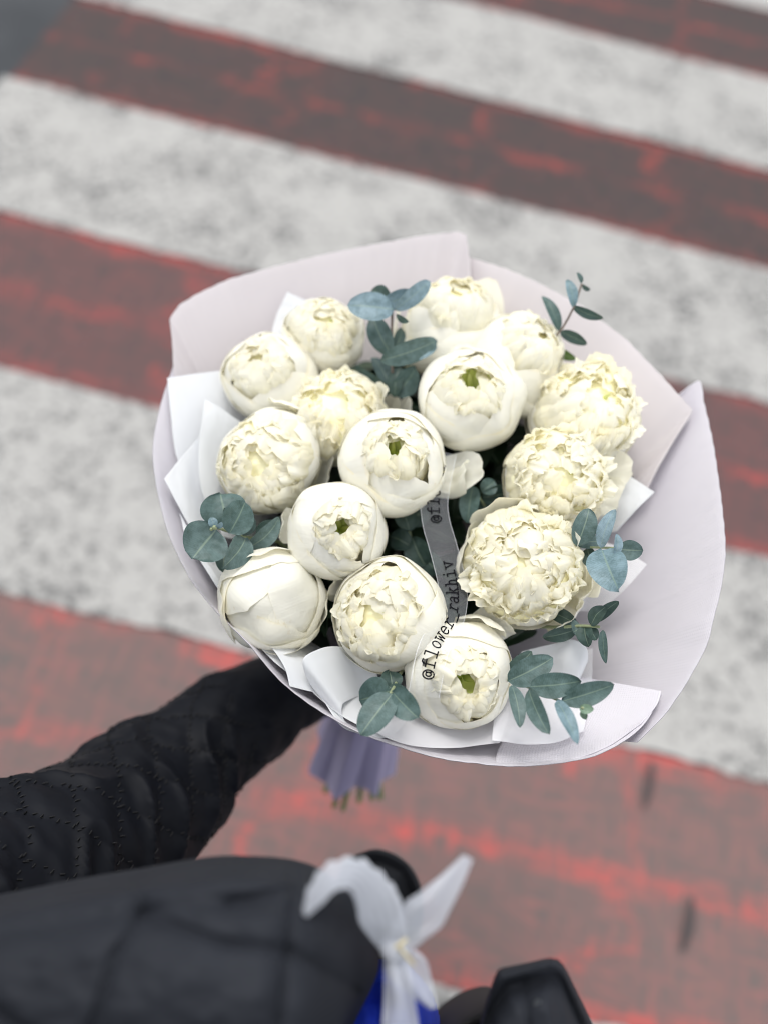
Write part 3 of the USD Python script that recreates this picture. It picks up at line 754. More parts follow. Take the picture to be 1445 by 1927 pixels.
    knots = [B + axis * R * 0.1, B - axis * 0.02 - AX * 0.008, T0 + AX * 0.06 + e2 * (0.010 + 0.25 * sl * 0.5), T0 + e2 * q, S0 + (T0 - S0) * rng.uniform(-0.04, 0.10) - e2 * q * 2.9]
    obj('stem', tube(catmull(knots, 40), 0.0027, 9), 'green_stem', o)
    # dark leaves under the head
    for i in range(8):
        sd += 1
        aa = rng.uniform(0, 6.28)
        st = B - axis * 0.02 - AX * rng.uniform(0.012, 0.05)
        dr = math.cos(aa) * E1 + math.sin(aa) * E2 - 0.95 * e2 * min(1.0, sl / 0.08) + AX * rng.uniform(0.05, 0.38)
        dr /= np.linalg.norm(dr)
        lf, uv = leaf_geom(st, st + dr * rng.uniform(0.055, 0.085), rng.uniform(0.014, 0.021), AX, 0.25, rng.uniform(-0.2, 0.3), sd, 1.3)
        obj('leaf', lf, 'peony_leaf', o, uv=uv)
    return o


def leaf_geom(b, t, hw, nrm, fold=0.15, bend=0.1, seed=0, tipp=1.0, nu=13, nv=19, cup=0.0):
    """A leaf from b to t, facing nrm; bend arches it, fold creases it along the midrib."""
    b, t = np.asarray(b, float), np.asarray(t, float)
    d = t - b; L = np.linalg.norm(d); d = d / L
    sd = np.cross(d, nrm); sd /= np.linalg.norm(sd) + 1e-12; n = np.cross(sd, d)
    v = np.linspace(0, 1, nv)[:, None]; u = np.linspace(-1, 1, nu)[None, :]
    w = hw * np.sin(np.pi * np.clip(v, 0, 1) ** 0.92) ** (0.62 * tipp)
    w = w + 0.02 * hw
    arch = 4 * v * (1 - v) * bend * L
    rip = 0.10 * hw * fbm2(u * 2 + seed, v * 4, seed % 83, 3) * 2 + 0.22 * hw * u * np.sin(v * 3 + seed)
    P = b + d * (v * L)[..., None] + sd * (u * w)[..., None] + n * (arch + fold * np.abs(u) * w + cup * (u ** 2) * w + rip)[..., None]
    uv = np.stack(np.broadcast_arrays(u, v * 6), -1).reshape(-1, 2)
    return (P.reshape(-1, 3), grid_faces(nv, nu)), uv


peony('small ruffled white peony at the upper left, left of the tall eucalyptus', 610, 633, 77, (0.02, -0.46), 44, 'ruffle', 1, inner=34)
peony('rounded creamy peony at the far left edge of the flowers, upper half', 508, 712, 87, (-0.22, -0.42), 35, 'ruffle', 2, inner=26)
peony('white peony turned away at the back, right of the tall eucalyptus', 850, 620, 94, (0.12, -0.78), 42, 'ruffle', 3, inner=30, loose=((170, 1.12, 0.62, 0.5, 0.1), (50, 1.10, 0.75, 0.5, 0.1), (-80, 1.04, 0.3, 0.5, 0.0)))
peony('side-facing creamy peony with brown blemish below the upper right sprig', 967, 684, 100, (0.50, -0.52), 35, 'ruffle', 4, inner=26)
peony('plump cupped peony with a small green hint, below the back peony', 883, 752, 98, (0.05, -0.42), 36, 'pit', 5, squash=0.92, inner=30)
peony('yellow-tinged ruffled peony at the far right of the flowers', 1098, 787, 104, (0.30, -0.36), 60, 'open', 6, inner=44, loose=((-60, 1.2, -0.15, 0.5, 0.0),))
peony('half-hidden ruffled peony behind the two middle cupped peonies', 640, 783, 92, (0.0, -0.42), 60, 'open', 7, inner=40, dz=0.014, loose=((35, 1.35, 0.1, 0.45, 0.1), (10, 1.5, 0.2, 0.4, 0.2), (-35, 1.15, 0.2, 0.45, 0.0)))
peony('large peony with an open crumpled heart above the round eucalyptus leaves', 508, 872, 99, (-0.20, 0.02), 54, 'ruffle', 8, inner=40, loose=((-12, 1.2, 0.15, 0.45, 0.05), (75, 1.10, 0.1, 0.4, 0.05)))
peony('central cupped peony with two green carpels showing in its mouth', 740, 870, 98, (0.04, -0.36), 32, 'pit', 9, inner=30, loose=((-8, 1.36, 0.30, 0.34, 0.35), (0, 1.75, 0.0, 0.42, 0.0)))
peony('ruffled peony with one smooth petal at its left, right side of bouquet', 1042, 900, 96, (0.22, -0.08), 64, 'open', 10, inner=52, loose=((-15, 1.42, 0.0, 0.42, 0.1), (8, 1.55, 0.0, 0.4, 0.1), (-50, 1.2, -0.1, 0.45, 0.0)))
peony('egg-shaped cupped peony with bright green heart, centre left', 637, 1000, 93, (0.08, -0.10), 31, 'pit', 11, inner=28, loose=((172, 1.14, -0.1, 0.4, 0.1),))
peony('closed peony bud with overlapping petals at the lower left', 512, 1128, 94, (0.10, 0.10), 22, 'bud', 12, guards=(4, 3, 3), loose=((-64, 1.00, 0.70, 0.92, -0.04), (-18, 1.00, 0.70, 0.62, 0.0), (98, 0.98, 0.62, 0.72, 0.0), (185, 1.0, 0.5, 0.6, 0.0)))
peony('largest fully opened peony with ragged heart, right of the printed ribbon', 985, 1068, 113, (-0.02, -0.10), 66, 'open', 13, inner=62, loose=((-50, 1.22, 0.22, 0.42, 0.0), (-5, 1.30, 0.25, 0.40, 0.1), (-20, 1.12, 0.4, 0.4, 0.0), (108, 1.12, 0.25, 0.62, 0.1), (165, 1.02, 0.35, 0.6, 0.0)))
peony('peony with heart pushed to its left side, left of the lowest peony', 731, 1157, 107, (-0.36, -0.02), 46, 'ruffle', 14, inner=42, loose=((150, 1.12, 0.2, 0.40, 0.2), (128, 1.22, 0.05, 0.35, 0.2)))
peony('lowest peony with the printed ribbon end lying across it', 862, 1270, 103, (0.20, 0.16), 34, 'pit', 15, inner=34, loose=((48, 1.26, 0.1, 0.42, 0.15), (62, 1.1, 0.45, 0.5, 0.0)))

# ------------------------------------------------------------------ eucalyptus sprigs


def sprig(label, stem, leaves, m='eucalyptus_leaf', sm='eucalyptus_stem', w=0.0011, buds=()):
    """stem: (x, y, depth offset) points; leaves: (bx, by, tx, ty, half width px, base depth, tip depth, lean, bend, material)."""
    pts = [at(x, y, plane_z(y) + d) for (x, y, d) in stem]
    o = thing('eucalyptus_sprig', label, 'eucalyptus', pts[-1], 'eucalyptus sprigs in the bouquet')
    low = T0 + AX * 0.02
    obj('stem', tube(catmull(pts + [pts[-1] + 0.45 * (low - pts[-1]) + AX * 0.01, low], 50), np.linspace(w * 0.8, w * 1.5, 50), 8), sm, o)
    for i, lf in enumerate(leaves):
        bx, by, tx, ty, hw, d0, d1, lean, bend = lf[:9]
        b, t = at(bx, by, plane_z(by) + d0), at(tx, ty, plane_z(ty) + d1)
        vd = ray((bx + tx) / 2, (by + ty) / 2); vd /= np.linalg.norm(vd)
        d = t - b; d /= np.linalg.norm(d)
        sd = np.cross(d, -vd); sd /= np.linalg.norm(sd)
        n = math.cos(lean) * -vd + math.sin(lean) * sd
        zz_ = plane_z(by) + (d0 + d1) / 2
        g, uv = leaf_geom(b, t, hw * zz_ / FPX / max(0.35, math.cos(lean)), n, 0.10, bend * 1.7, i + 7 * len(leaves), lf[10] if len(lf) > 10 else 0.9, cup=0.12)
        obj('leaf', g, lf[9] if len(lf) > 9 and lf[9] else m, o, uv=uv)
    for (bx, by, d, r) in buds:
        s = trimesh.creation.icosphere(2, r); s.vertices = s.vertices * [1, 1, 1.4] + at(bx, by, plane_z(by) + d)
        obj('bud', s, sm, o)
    return o


BL, DK = 'eucalyptus_bloom', 'eucalyptus_dark'
sprig('tall eucalyptus sprig standing at the top between the back peonies',
      [(738, 578, -0.050), (737, 640, -0.030), (738, 700, -0.008), (741, 750, 0.02)],
      [(742, 582, 654, 574, 27, -0.050, -0.052, 0.2, 0.05, BL), (742, 582, 808, 528, 17, -0.050, -0.054, 0.3, 0.04, BL),
       (745, 592, 768, 606, 6, -0.048, -0.050, 0.5, 0.05, DK), (736, 580, 700, 545, 17, -0.042, -0.036, 0.2, 0.1, DK),
       (722, 572, 775, 548, 17, -0.045, -0.048, 0.3, 0.1, BL),
       (737, 668, 702, 596, 22, -0.020, -0.032, -0.2, 0.1), (738, 666, 757, 618, 11, -0.020, -0.02, 0.1, 0.1, DK),
       (715, 678, 822, 640, 22, -0.028, -0.030, 0.2, 0.08), (760, 675, 820, 650, 18, -0.026, -0.024, -0.3, 0.1, BL),
       (738, 740, 668, 690, 18, 0.004, 0.004, -0.3, 0.15, DK), (738, 742, 700, 672, 14, 0.006, 0.0, 0.4, 0.1),
       (740, 745, 782, 690, 22, 0.004, -0.004, 0.3, 0.1), (742, 748, 752, 690, 14, 0.002, -0.006, -0.3, 0.1, DK)],
      sm='eucalyptus_brown_stem')
leaf_mat('eucalyptus_pale', (0.13, 0.21, 0.13), (0.25, 0.34, 0.25))
leaf_mat('peony_green', (0.05, 0.10, 0.02), (0.09, 0.15, 0.04))
sprig('thin eucalyptus sprig with narrow leaves at the upper right rim',
      [(1094, 534, -0.052), (1078, 580, -0.050), (1052, 625, -0.030), (1020, 650, -0.008), (1000, 672, 0.02)],
      [(1078, 580, 1066, 526, 9, -0.050, -0.058, 0.5, 0.08, BL), (1077, 576, 1135, 599, 8, -0.050, -0.046, 0.4, 0.06, DK),
       (1052, 622, 1019, 556, 10, -0.030, -0.040, 0.4, 0.1), (1054, 624, 1104, 648, 11, -0.030, -0.026, 0.2, -0.06, DK),
       (1028, 648, 1083, 676, 10, -0.012, -0.006, 0.3, 0.06, 'peony_green'), (1008, 640, 992, 598, 6, 0.00, 0.004, 0.5, 0.1, DK),
       (1094, 534, 1110, 545, 4, -0.052, -0.046, 0.4, 0.1, DK), (1094, 532, 1085, 512, 4, -0.052, -0.06, 0.4, 0.1)],
      sm='eucalyptus_brown_stem', w=0.0009)
sprig('eucalyptus sprig with big round leaves at the left of the bouquet',
      [(405, 992, -0.036), (440, 1003, -0.024), (470, 1012, -0.008), (505, 1012, 0.012)],
      [(408, 996, 362, 1052, 43, -0.036, -0.038, 0.1, 0.04, None, 0.75), (430, 990, 415, 928, 42, -0.026, -0.030, -0.1, 0.05, None, 0.75),
       (432, 1004, 462, 944, 31, -0.032, -0.036, 0.2, 0.05, None, 0.8), (440, 1003, 452, 960, 36, -0.022, -0.020, 0.3, 0.05, DK, 0.8),
       (462, 1012, 420, 1068, 24, -0.022, -0.030, -0.4, 0.08, None, 0.8), (428, 1030, 420, 1078, 15, -0.008, -0.010, 0.3, 0.08, DK),
       (468, 1030, 526, 972, 16, -0.006, -0.012, 0.4, 0.15), (485, 1020, 528, 985, 20, 0.004, 0.0, -0.3, 0.12, DK),
       (405, 992, 396, 974, 9, -0.042, -0.045, 0.1, 0.1, BL), (406, 994, 418, 982, 6, -0.042, -0.046, 0.5, 0.1, BL)],
      buds=((404, 993, -0.044, 0.0014), (398, 996, -0.043, 0.001)))
sprig('silvery eucalyptus sprig reaching right from beside the largest peony',
      [(1186, 1031, -0.040), (1150, 1031, -0.036), (1110, 1030, -0.026), (1075, 1028, -0.010)],
      [(1084, 1028, 1108, 957, 22, -0.030, -0.042, 0.3, 0.06), (1130, 1031, 1158, 958, 15, -0.036, -0.048, -0.4, 0.08, BL),
       (1132, 1034, 1164, 1112, 35, -0.040, -0.050, 0.1, 0.05, BL, 0.8), (1164, 1034, 1210, 1036, 19, -0.042, -0.046, 0.1, 0.05, None, 0.85),
       (1158, 1044, 1160, 1004, 9, -0.046, -0.050, 0.5, 0.1, BL), (1084, 1024, 1130, 1020, 13, -0.026, -0.022, -0.3, 0.08),
       (1105, 1030, 1118, 1070, 14, -0.020, -0.018, 0.3, 0.1, DK)], w=0.0008)
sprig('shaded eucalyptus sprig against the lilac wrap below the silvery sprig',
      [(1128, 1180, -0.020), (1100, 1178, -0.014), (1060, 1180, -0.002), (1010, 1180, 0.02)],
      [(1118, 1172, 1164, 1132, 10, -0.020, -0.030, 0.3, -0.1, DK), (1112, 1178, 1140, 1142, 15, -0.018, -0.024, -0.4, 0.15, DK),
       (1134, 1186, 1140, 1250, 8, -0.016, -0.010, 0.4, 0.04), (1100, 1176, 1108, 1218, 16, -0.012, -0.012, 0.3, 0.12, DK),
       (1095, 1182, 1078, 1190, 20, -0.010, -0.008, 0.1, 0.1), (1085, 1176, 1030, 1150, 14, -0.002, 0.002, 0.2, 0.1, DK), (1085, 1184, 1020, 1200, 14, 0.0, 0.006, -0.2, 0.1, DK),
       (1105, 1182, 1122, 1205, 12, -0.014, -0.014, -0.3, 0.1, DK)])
sprig('long green eucalyptus sprig at the lower right with paired oval leaves',
      [(1104, 1334, -0.030), (1060, 1322, -0.026), (1000, 1296, -0.020), (960, 1282, -0.008), (925, 1270, 0.014)],
      [(955, 1282, 1040, 1238, 25, -0.018, -0.026, 0.2, 0.06, None, 0.9), (997, 1292, 1094, 1282, 23, -0.024, -0.032, 0.2, 0.06, None, 0.9),
       (1056, 1320, 1156, 1288, 22, -0.028, -0.036, 0.2, 0.05, None, 0.95), (962, 1290, 978, 1370, 13, -0.024, -0.030, -0.4, 0.06),
       (994, 1296, 1032, 1382, 18, -0.028, -0.036, 0.3, 0.06), (1047, 1318, 1086, 1402, 14, -0.034, -0.042, -0.3, 0.06, BL),
       (950, 1270, 1000, 1226, 14, -0.004, -0.006, 0.2, 0.1, DK), (1090, 1334, 1117, 1334, 9, -0.033, -0.036, 0.1, 0.1, 'eucalyptus_pale'), (1098, 1336, 1102, 1355, 7, -0.031, -0.03, 0.4, 0.1, 'eucalyptus_pale')],
      buds=((1096, 1333, -0.034, 0.0010),), w=0.0009)
sprig('three broad eucalyptus leaves at the bottom left of the lowest peony',
      [(734, 1306, -0.030), (742, 1292, -0.018), (752, 1270, 0.0), (765, 1250, 0.02)],
      [(738, 1306, 678, 1384, 29, -0.032, -0.034, 0.1, 0.05, None, 0.8), (738, 1302, 786, 1352, 25, -0.034, -0.038, 0.2, 0.05, None, 0.8),
       (735, 1300, 676, 1318, 36, -0.022, -0.022, -0.2, 0.06, None, 0.7), (732, 1292, 772, 1318, 16, -0.018, -0.018, 0.2, 0.08, DK), (738, 1300, 732, 1262, 20, -0.012, -0.01, 0.2, 0.1, DK)])
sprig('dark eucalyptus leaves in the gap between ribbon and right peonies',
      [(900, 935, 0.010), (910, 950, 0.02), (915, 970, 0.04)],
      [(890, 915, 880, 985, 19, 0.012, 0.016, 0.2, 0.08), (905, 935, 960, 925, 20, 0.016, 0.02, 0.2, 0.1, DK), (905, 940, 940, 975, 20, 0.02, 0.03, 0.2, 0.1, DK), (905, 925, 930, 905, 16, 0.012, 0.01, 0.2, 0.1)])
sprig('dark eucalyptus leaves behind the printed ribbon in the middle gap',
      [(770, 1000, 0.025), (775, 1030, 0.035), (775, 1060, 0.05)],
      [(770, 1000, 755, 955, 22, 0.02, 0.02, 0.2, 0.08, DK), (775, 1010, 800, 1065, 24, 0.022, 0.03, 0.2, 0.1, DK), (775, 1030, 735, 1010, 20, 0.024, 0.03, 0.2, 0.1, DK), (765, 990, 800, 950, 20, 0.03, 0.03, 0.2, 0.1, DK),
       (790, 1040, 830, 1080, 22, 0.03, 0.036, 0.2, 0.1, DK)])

# ------------------------------------------------------------------ printed ribbon
C15, R15, _ = PEONY[14]


def front_of(x, y, C, R, margin):
    """Depth just in front of a flower's ball along the line through pixel x, y."""
    d = ray(x, y); L = np.linalg.norm(d); d = d / L
    b = (C - CAM) @ d
    h2 = R * R - ((C - CAM) @ (C - CAM) - b * b)
    t = b - math.sqrt(max(h2, 0))
    return (t - margin) / L


rp = [(797, 1310), (802, 1285), (807, 1255), (815, 1225), (829, 1196), (846, 1168), (853, 1135), (851, 1100), (842, 1060), (831, 1020), (821, 985), (817, 950), (821, 915), (828, 880), (834, 850)]
zs = []
for (x, y) in rp:
    zs.append(front_of(x + 8, y, C15, R15 * 1.05, 0.003) if y > 1190 else None)
zs[5], zs[6], zs[7], zs[8], zs[9], zs[10], zs[11], zs[12], zs[13], zs[14] = 0.452, 0.462, 0.470, 0.477, 0.483, 0.489, 0.493, 0.496, 0.498, 0.500
zs[4] = 0.445
ctr = [at(x, y, z) for (x, y), z in zip(rp, zs)]
wd = [(1, .15, 0), (1, .16, 0), (1, .2, .0), (1, .3, .0), (.85, .5, .1), (.8, .55, .25), (.95, .2, .2), (1, -.1, .15), (1, -.2, .1), (1, -.22, .05), (1, -.2, .05), (1, -.02, .1), (1, .1, .1), (1, .12, .1), (1, .12, .1)]
NS, NW = 240, 13
cc = catmull(ctr, NS)
sc = np.linalg.norm(np.diff(cc, axis=0), axis=1); S = np.r_[0, np.cumsum(sc)]
dk = np.r_[0, np.cumsum(np.linalg.norm(np.diff(np.array(ctr), axis=0), axis=1))]
wv = np.array([a * RIGHT - b * UP + c * FWD for a, b, c in wd]); wv /= np.linalg.norm(wv, axis=1, keepdims=True)
W3 = np.stack([np.interp(S / S[-1], dk / dk[-1], wv[:, i]) for i in range(3)], 1)
ker = np.hanning(41); ker /= ker.sum()
W3 = np.stack([np.convolve(np.pad(W3[:, i], 20, mode='edge'), ker, 'valid') for i in range(3)], 1)
tan = np.gradient(cc, axis=0); tan /= np.linalg.norm(tan, axis=1, keepdims=True)
W3 = W3 - tan * (W3 * tan).sum(1, keepdims=True); W3 /= np.linalg.norm(W3, axis=1, keepdims=True)
N3 = np.cross(W3, tan); N3 = np.where((N3 @ FWD)[:, None] > 0, -N3, N3)
HWR = 0.0088


def on_ribbon(s, w, lift=0.0):
    idx = np.clip(np.asarray(s) / S[-1], 0, 1)
    f = lambda A: np.stack([np.interp(idx * S[-1], S, A[:, i]) for i in range(3)], -1)
    cup = 0.10 * (np.asarray(w) / HWR) ** 2 * HWR
    return f(cc) + f(W3) * np.asarray(w)[..., None] + f(N3) * (lift - cup)[..., None]


ribbon = thing('printed_ribbon', 'frosted see-through ribbon printed with black typewriter lettering across the bouquet', 'ribbon', ctr[8])
SS, WW = np.meshgrid(S, np.linspace(-HWR, HWR, NW), indexing='ij')
obj('band', sheet(on_ribbon(SS, WW, np.zeros_like(SS)), 0.00015)[0], 'frosted_ribbon', ribbon)

for sgn in (-1, 1):
    SS2, WW2 = np.meshgrid(S, sgn * (HWR + np.linspace(-0.00035, 0.0001, 3)), indexing='ij')
    obj('selvedge', sheet(on_ribbon(SS2, WW2, np.full_like(SS2, 0.00025)), 0.0001)[0], 'ribbon_edge', ribbon)


def arc(cx, cy, rx, ry, a0, a1, k=18):
    a = np.radians(np.linspace(a0, a1, k))
    return [(cx + rx * math.cos(q), cy + ry * math.sin(q)) for q in a]


X = 0.50  # x height; the cell is 0.6 wide
GLYPH = {
    '@': [arc(0.30, 0.25, 0.24, 0.32, -50, 290, 30), arc(0.31, 0.25, 0.11, 0.15, 0, 360, 20), [(0.42, 0.40), (0.42, 0.14), (0.47, 0.10), (0.53, 0.17)]],
    'f': [[(0.10, 0.0), (0.44, 0.0)], [(0.10, X), (0.48, X)], [(0.25, 0.0), (0.25, 0.60)] + arc(0.38, 0.60, 0.13, 0.13, 180, 50, 10)],
    'l': [[(0.10, 0.0), (0.50, 0.0)], [(0.12, 0.72), (0.30, 0.72), (0.30, 0.0)]],
    'o': [arc(0.30, 0.25, 0.19, 0.25, 0, 360, 30)],
    'w': [[(0.02, X), (0.20, X)], [(0.40, X), (0.58, X)], [(0.10, X), (0.19, 0.0), (0.30, 0.36), (0.41, 0.0), (0.50, X)]],
    'e': [[(0.11, 0.27), (0.49, 0.27)] + arc(0.30, 0.25, 0.19, 0.25, 5, 320, 28)],
    'r': [[(0.06, 0.0), (0.36, 0.0)], [(0.08, X), (0.20, X), (0.20, 0.0)], [(0.20, 0.32)] + arc(0.40, 0.30, 0.18, 0.20, 150, 50, 10)],
    '_': [[(0.0, -0.14), (0.6, -0.14)]],
    'a': [arc(0.27, 0.36, 0.16, 0.14, 155, 10, 12) + [(0.43, 0.06), (0.46, 0.0), (0.54, 0.0)], arc(0.27, 0.14, 0.16, 0.14, 60, 330, 20) + [(0.43, 0.12)], [(0.43, 0.27), (0.30, 0.28)]],
    'k': [[(0.05, 0.72), (0.17, 0.72), (0.17, 0.0)], [(0.06, 0.0), (0.26, 0.0)], [(0.17, 0.20), (0.42, X)], [(0.34, X), (0.52, X)], [(0.27, 0.30), (0.47, 0.0)], [(0.38, 0.0), (0.55, 0.0)]],
    'h': [[(0.05, 0.72), (0.17, 0.72), (0.17, 0.0)], [(0.06, 0.0), (0.27, 0.0)], [(0.17, 0.30)] + arc(0.30, 0.30, 0.13, 0.19, 150, 0, 12) + [(0.43, 0.0)], [(0.34, 0.0), (0.54, 0.0)]],
    'i': [[(0.10, 0.0), (0.50, 0.0)], [(0.14, X), (0.30, X), (0.30, 0.0)], [(0.29, 0.70), (0.31, 0.70)]],
    'v': [[(0.02, X), (0.24, X)], [(0.38, X), (0.58, X)], [(0.12, X), (0.30, 0.0), (0.48, X)]],
}


def lettering(text, s0, pitch, w0):
    em = pitch / 0.6
    for k, ch in enumerate(text):
        shp = unary_union([LineString(q).buffer(0.043 if ch != '.' else 0.06) for q in GLYPH[ch]])
        if ch == 'i':
            shp = unary_union([shp, shapely.Point(0.30, 0.70).buffer(0.062)])
        vs, fs = [], []
        n = 0
        for pg in getattr(shp, 'geoms', [shp]):
            v, f = trimesh.creation.triangulate_polygon(pg.segmentize(0.06), engine='earcut')
            vs.append(v); fs.append(f + n); n += len(v)
        v, f = np.vstack(vs), np.vstack(fs)
        s = s0 + (k * 0.6 + v[:, 0]) * em
        w = -(v[:, 1] - 0.28) * em + w0
        if s.max() > S[-1]:
            break
        obj('letter', (on_ribbon(s, w, np.full(len(s), 0.0006)), f), 'ink', ribbon, smooth=False)


def s_at(y):
    k = np.array([(np.dot(p - CAM, -UP) / np.dot(p - CAM, FWD)) * FPX + CY for p in cc])
    return float(S[np.argmin(np.abs(k - y))])


PITCHL = (s_at(1056) - s_at(1280)) / 14.0
lettering('@flower_rakhiv', s_at(1280), PITCHL, 0.0)
lettering('@flower', s_at(985), PITCHL, 0.0)

# ------------------------------------------------------------------ the person holding the bouquet
person = thing('person', 'person in open black quilted jacket over blue shirt, arm holding the bouquet', 'person', (0, -0.2, 0))


def blob(chain):
    """Hull of spheres along joints: [(point, radius), ...] as one Manifold."""
    out = m3.Manifold()
    for (a, ra), (b, rb) in zip(chain[:-1], chain[1:]):
        sph = []
        for c, r in ((a, ra), (b, rb)):
            sph.append(m3.Manifold.sphere(float(r), 20).translate([float(q) for q in c]))
        out = out + m3.Manifold.batch_hull(sph)
    return out


# skin: neck, chest, left arm and the hand closed round the wrapped stems
SH, EL, WR = np.array([-0.20, -0.17, 1.30]), at(-150, 1750, 0.40), at(600, 1288, 0.655)
HAND = T0 - AX * 0.022
fwd_arm = (HAND - WR) / np.linalg.norm(HAND - WR)
body = blob([((0.0, -0.24, 1.42), 0.055), ((0.0, -0.20, 1.30), 0.09), ((0, -0.20, 1.05), 0.10), ((0, -0.22, 0.90), 0.11)])
body = body + blob([((-0.02, -0.2, 1.30), 0.055), (SH - np.array([0, 0, 0.02]), 0.04), (at(-160, 1770, .42), 0.045), (at(0, 1690, .47), 0.042), (at(225, 1545, .55), 0.040), (at(450, 1352, .62), 0.030), (at(560, 1298, .645), 0.024), (WR, 0.025)])
outv = HAND - CAM; outv /= np.linalg.norm(outv)
pal_dir = np.cross(AX, fwd_arm); pal_dir /= np.linalg.norm(pal_dir)
if pal_dir @ (CAM - HAND) > 0:
    pal_dir = -pal_dir
lat = fwd_arm - AX * (fwd_arm @ AX); lat /= np.linalg.norm(lat)
side2 = np.cross(AX, lat)
HR = WAIST + 0.016


def round_stem(a, h, r):
    """Point round the tied stems: angle a from the wrist side."""
    return HAND + AX * h + r * (-lat * math.cos(a) + side2 * math.sin(a))


palm = [(round_stem(0.0, 0.0, HR + 0.006), 0.019), (round_stem(0.5, 0.012, HR + 0.003), 0.014), (round_stem(0.5, -0.03, HR + 0.003), 0.013)]
body = body + blob([(WR, 0.027), palm[0]]) + m3.Manifold.batch_hull([m3.Manifold.sphere(float(r), 20).translate([float(q) for q in c]) for c, r in palm])
for k, (h, ln) in enumerate(((0.018, 2.7), (0.002, 3.0), (-0.014, 2.8), (-0.029, 2.3))):
    aa = [0.45, 0.45 + (ln - 0.45) * 0.42, 0.45 + (ln - 0.45) * 0.74, ln]
    body = body + blob([(round_stem(a, h, HR + 0.001), r) for a, r in zip(aa, (0.0100, 0.0092, 0.0086, 0.0075))])
body = body + blob([(round_stem(-0.3, 0.012, HR + 0.002), 0.013), (round_stem(-1.0, 0.017, HR + 0.003), 0.0105), (round_stem(-1.7, 0.012, HR + 0.001), 0.0085)])
tm = body.refine_to_length(0.008).to_mesh()
tb = trimesh.Trimesh(np.array(tm.vert_properties[:, :3]), np.array(tm.tri_verts), process=True)
trimesh.smoothing.filter_taubin(tb, iterations=8)
obj('body', tb, 'skin', person)


# the black sleeve, its shade painted in as a darker colour
def sleeve():
    ctrl = [(640, 1278, 0.662, 60), (605, 1286, 0.654, 68), (565, 1294, 0.642, 76), (520, 1313, 0.632, 84), (450, 1356, 0.618, 104), (372, 1412, 0.600, 112), (300, 1480, 0.575, 132), (225, 1545, 0.545, 150), (120, 1615, 0.505, 172), (0, 1690, 0.46, 190), (-160, 1770, 0.41, 205)]
    pts = np.array([at(x, y, z) for x, y, z, r in ctrl]); rad = np.array([r * z / FPX for x, y, z, r in ctrl])
    pts = np.vstack([pts, SH + np.array([0.0, 0.0, -0.02]), [-0.11, -0.21, 1.335], [-0.05, -0.23, 1.36]]); rad = np.r_[rad, 0.085, 0.070, 0.045]
    n, m = 300, 180
    c = catmull(pts, n)
    d = np.r_[0, np.cumsum(np.linalg.norm(np.diff(pts, axis=0), axis=1))]
    x = np.linspace(0, d[-1], n); r = np.interp(x, d, rad)
    ker = np.hanning(21); ker /= ker.sum(); r = np.convolve(np.pad(r, 10, mode='edge'), ker, 'valid')
    t = np.gradient(c, axis=0); t /= np.linalg.norm(t, axis=1, keepdims=True)
    a_ = -FWD - t[0] * (t[0] @ -FWD); a_ /= np.linalg.norm(a_); A = []
    for q in t:
        a_ = a_ - q * (q @ a_); a_ /= np.linalg.norm(a_); A.append(a_)
    A = np.array(A); B = np.cross(t, A)
    g = np.arange(m) * 2 * np.pi / m
    G, Sx = np.meshgrid(g, x)
    r0 = 0.05
    # diamond quilting
    p = Sx / 0.044; q = G * 7 / (2 * np.pi)
    wob = 0.25 * fbm2(Sx * 22, np.cos(G) * 1.2, 3, 3)
    l1 = np.abs(((p + q + wob) + 0.5) % 1 - 0.5); l2 = np.abs(((p - q + wob) + 0.5) % 1 - 0.5)
    puff = 0.0018 * (np.clip(l1 / 0.28, 0, 1) ** 0.6 * np.clip(l2 / 0.28, 0, 1) ** 0.6)
    fade = np.clip((Sx - 0.05) / 0.05, 0, 1)
    # folds running round the arm, gathered towards the elbow
    f1 = meshkit.fbm(np.stack([Sx * 55 + 0.6 * np.sin(G * 1 + Sx * 20), np.cos(G) * 0.9, np.sin(G) * 0.9], -1), 3, 5) - 0.5
    f2 = 1 - np.abs(2 * (meshkit.noise(np.stack([Sx * 26 + 0.9 * np.sin(G + 0.7), np.cos(G) * 0.8, np.sin(G) * 0.8], -1), 8)) - 1)
    disp = puff * fade + (0.007 + 0.006 * np.clip((Sx - 0.26) / 0.06, 0, 1)) * f1 + 0.007 * (f2 ** 4 - 0.25) * np.clip((Sx - 0.05) / 0.1, 0.25, 1)
    rr = r[:, None] + disp - 0.002
    V = c[:, None] + rr[..., None] * (np.cos(G)[..., None] * A[:, None] + np.sin(G)[..., None] * B[:, None])
    obj('sleeve', (V.reshape(-1, 3), grid_faces(n, m, True)), 'shaded_sleeve', person)
    # zigzag stitches along the quilting lines
    st = []
    N = normals_of(np.concatenate([V, V[:, :1]], 1))[:, :-1]
    if (N[n // 2, 0] @ A[n // 2]) < 0:
        N = -N
    for l, sg in ((p + q + wob, 1), (p - q + wob, -1)):
        for k in range(int(np.floor(l.min())), int(np.ceil(l.max())) + 1):
            for j in range(0, m, 2):
                col = l[:, j] - k
                for i in np.nonzero(np.diff(np.sign(col)) != 0)[0][:3]:
                    if fade[i, j] < 0.9 or (N[i, j] @ -FWD) < 0.05 or i > n - 40:
                        continue
                    P0 = V[i, j] + N[i, j] * 0.0004
                    zig = (1 if (j // 2) % 2 else -1)
                    P1 = P0 + t[i] * 0.0022 * zig + N[i, j] * 0.0003 + np.cross(N[i, j], t[i]) * 0.0012
                    P0 = P0 - t[i] * 0.0008 * zig
                    st.append(tube(np.array([P0, (P0 + P1) / 2 + N[i, j] * 0.0003, P1]), 0.0005, 4))
    if st:
        obj('stitching', merge(st), 'stitch_thread', person, kind='stuff')


sleeve()


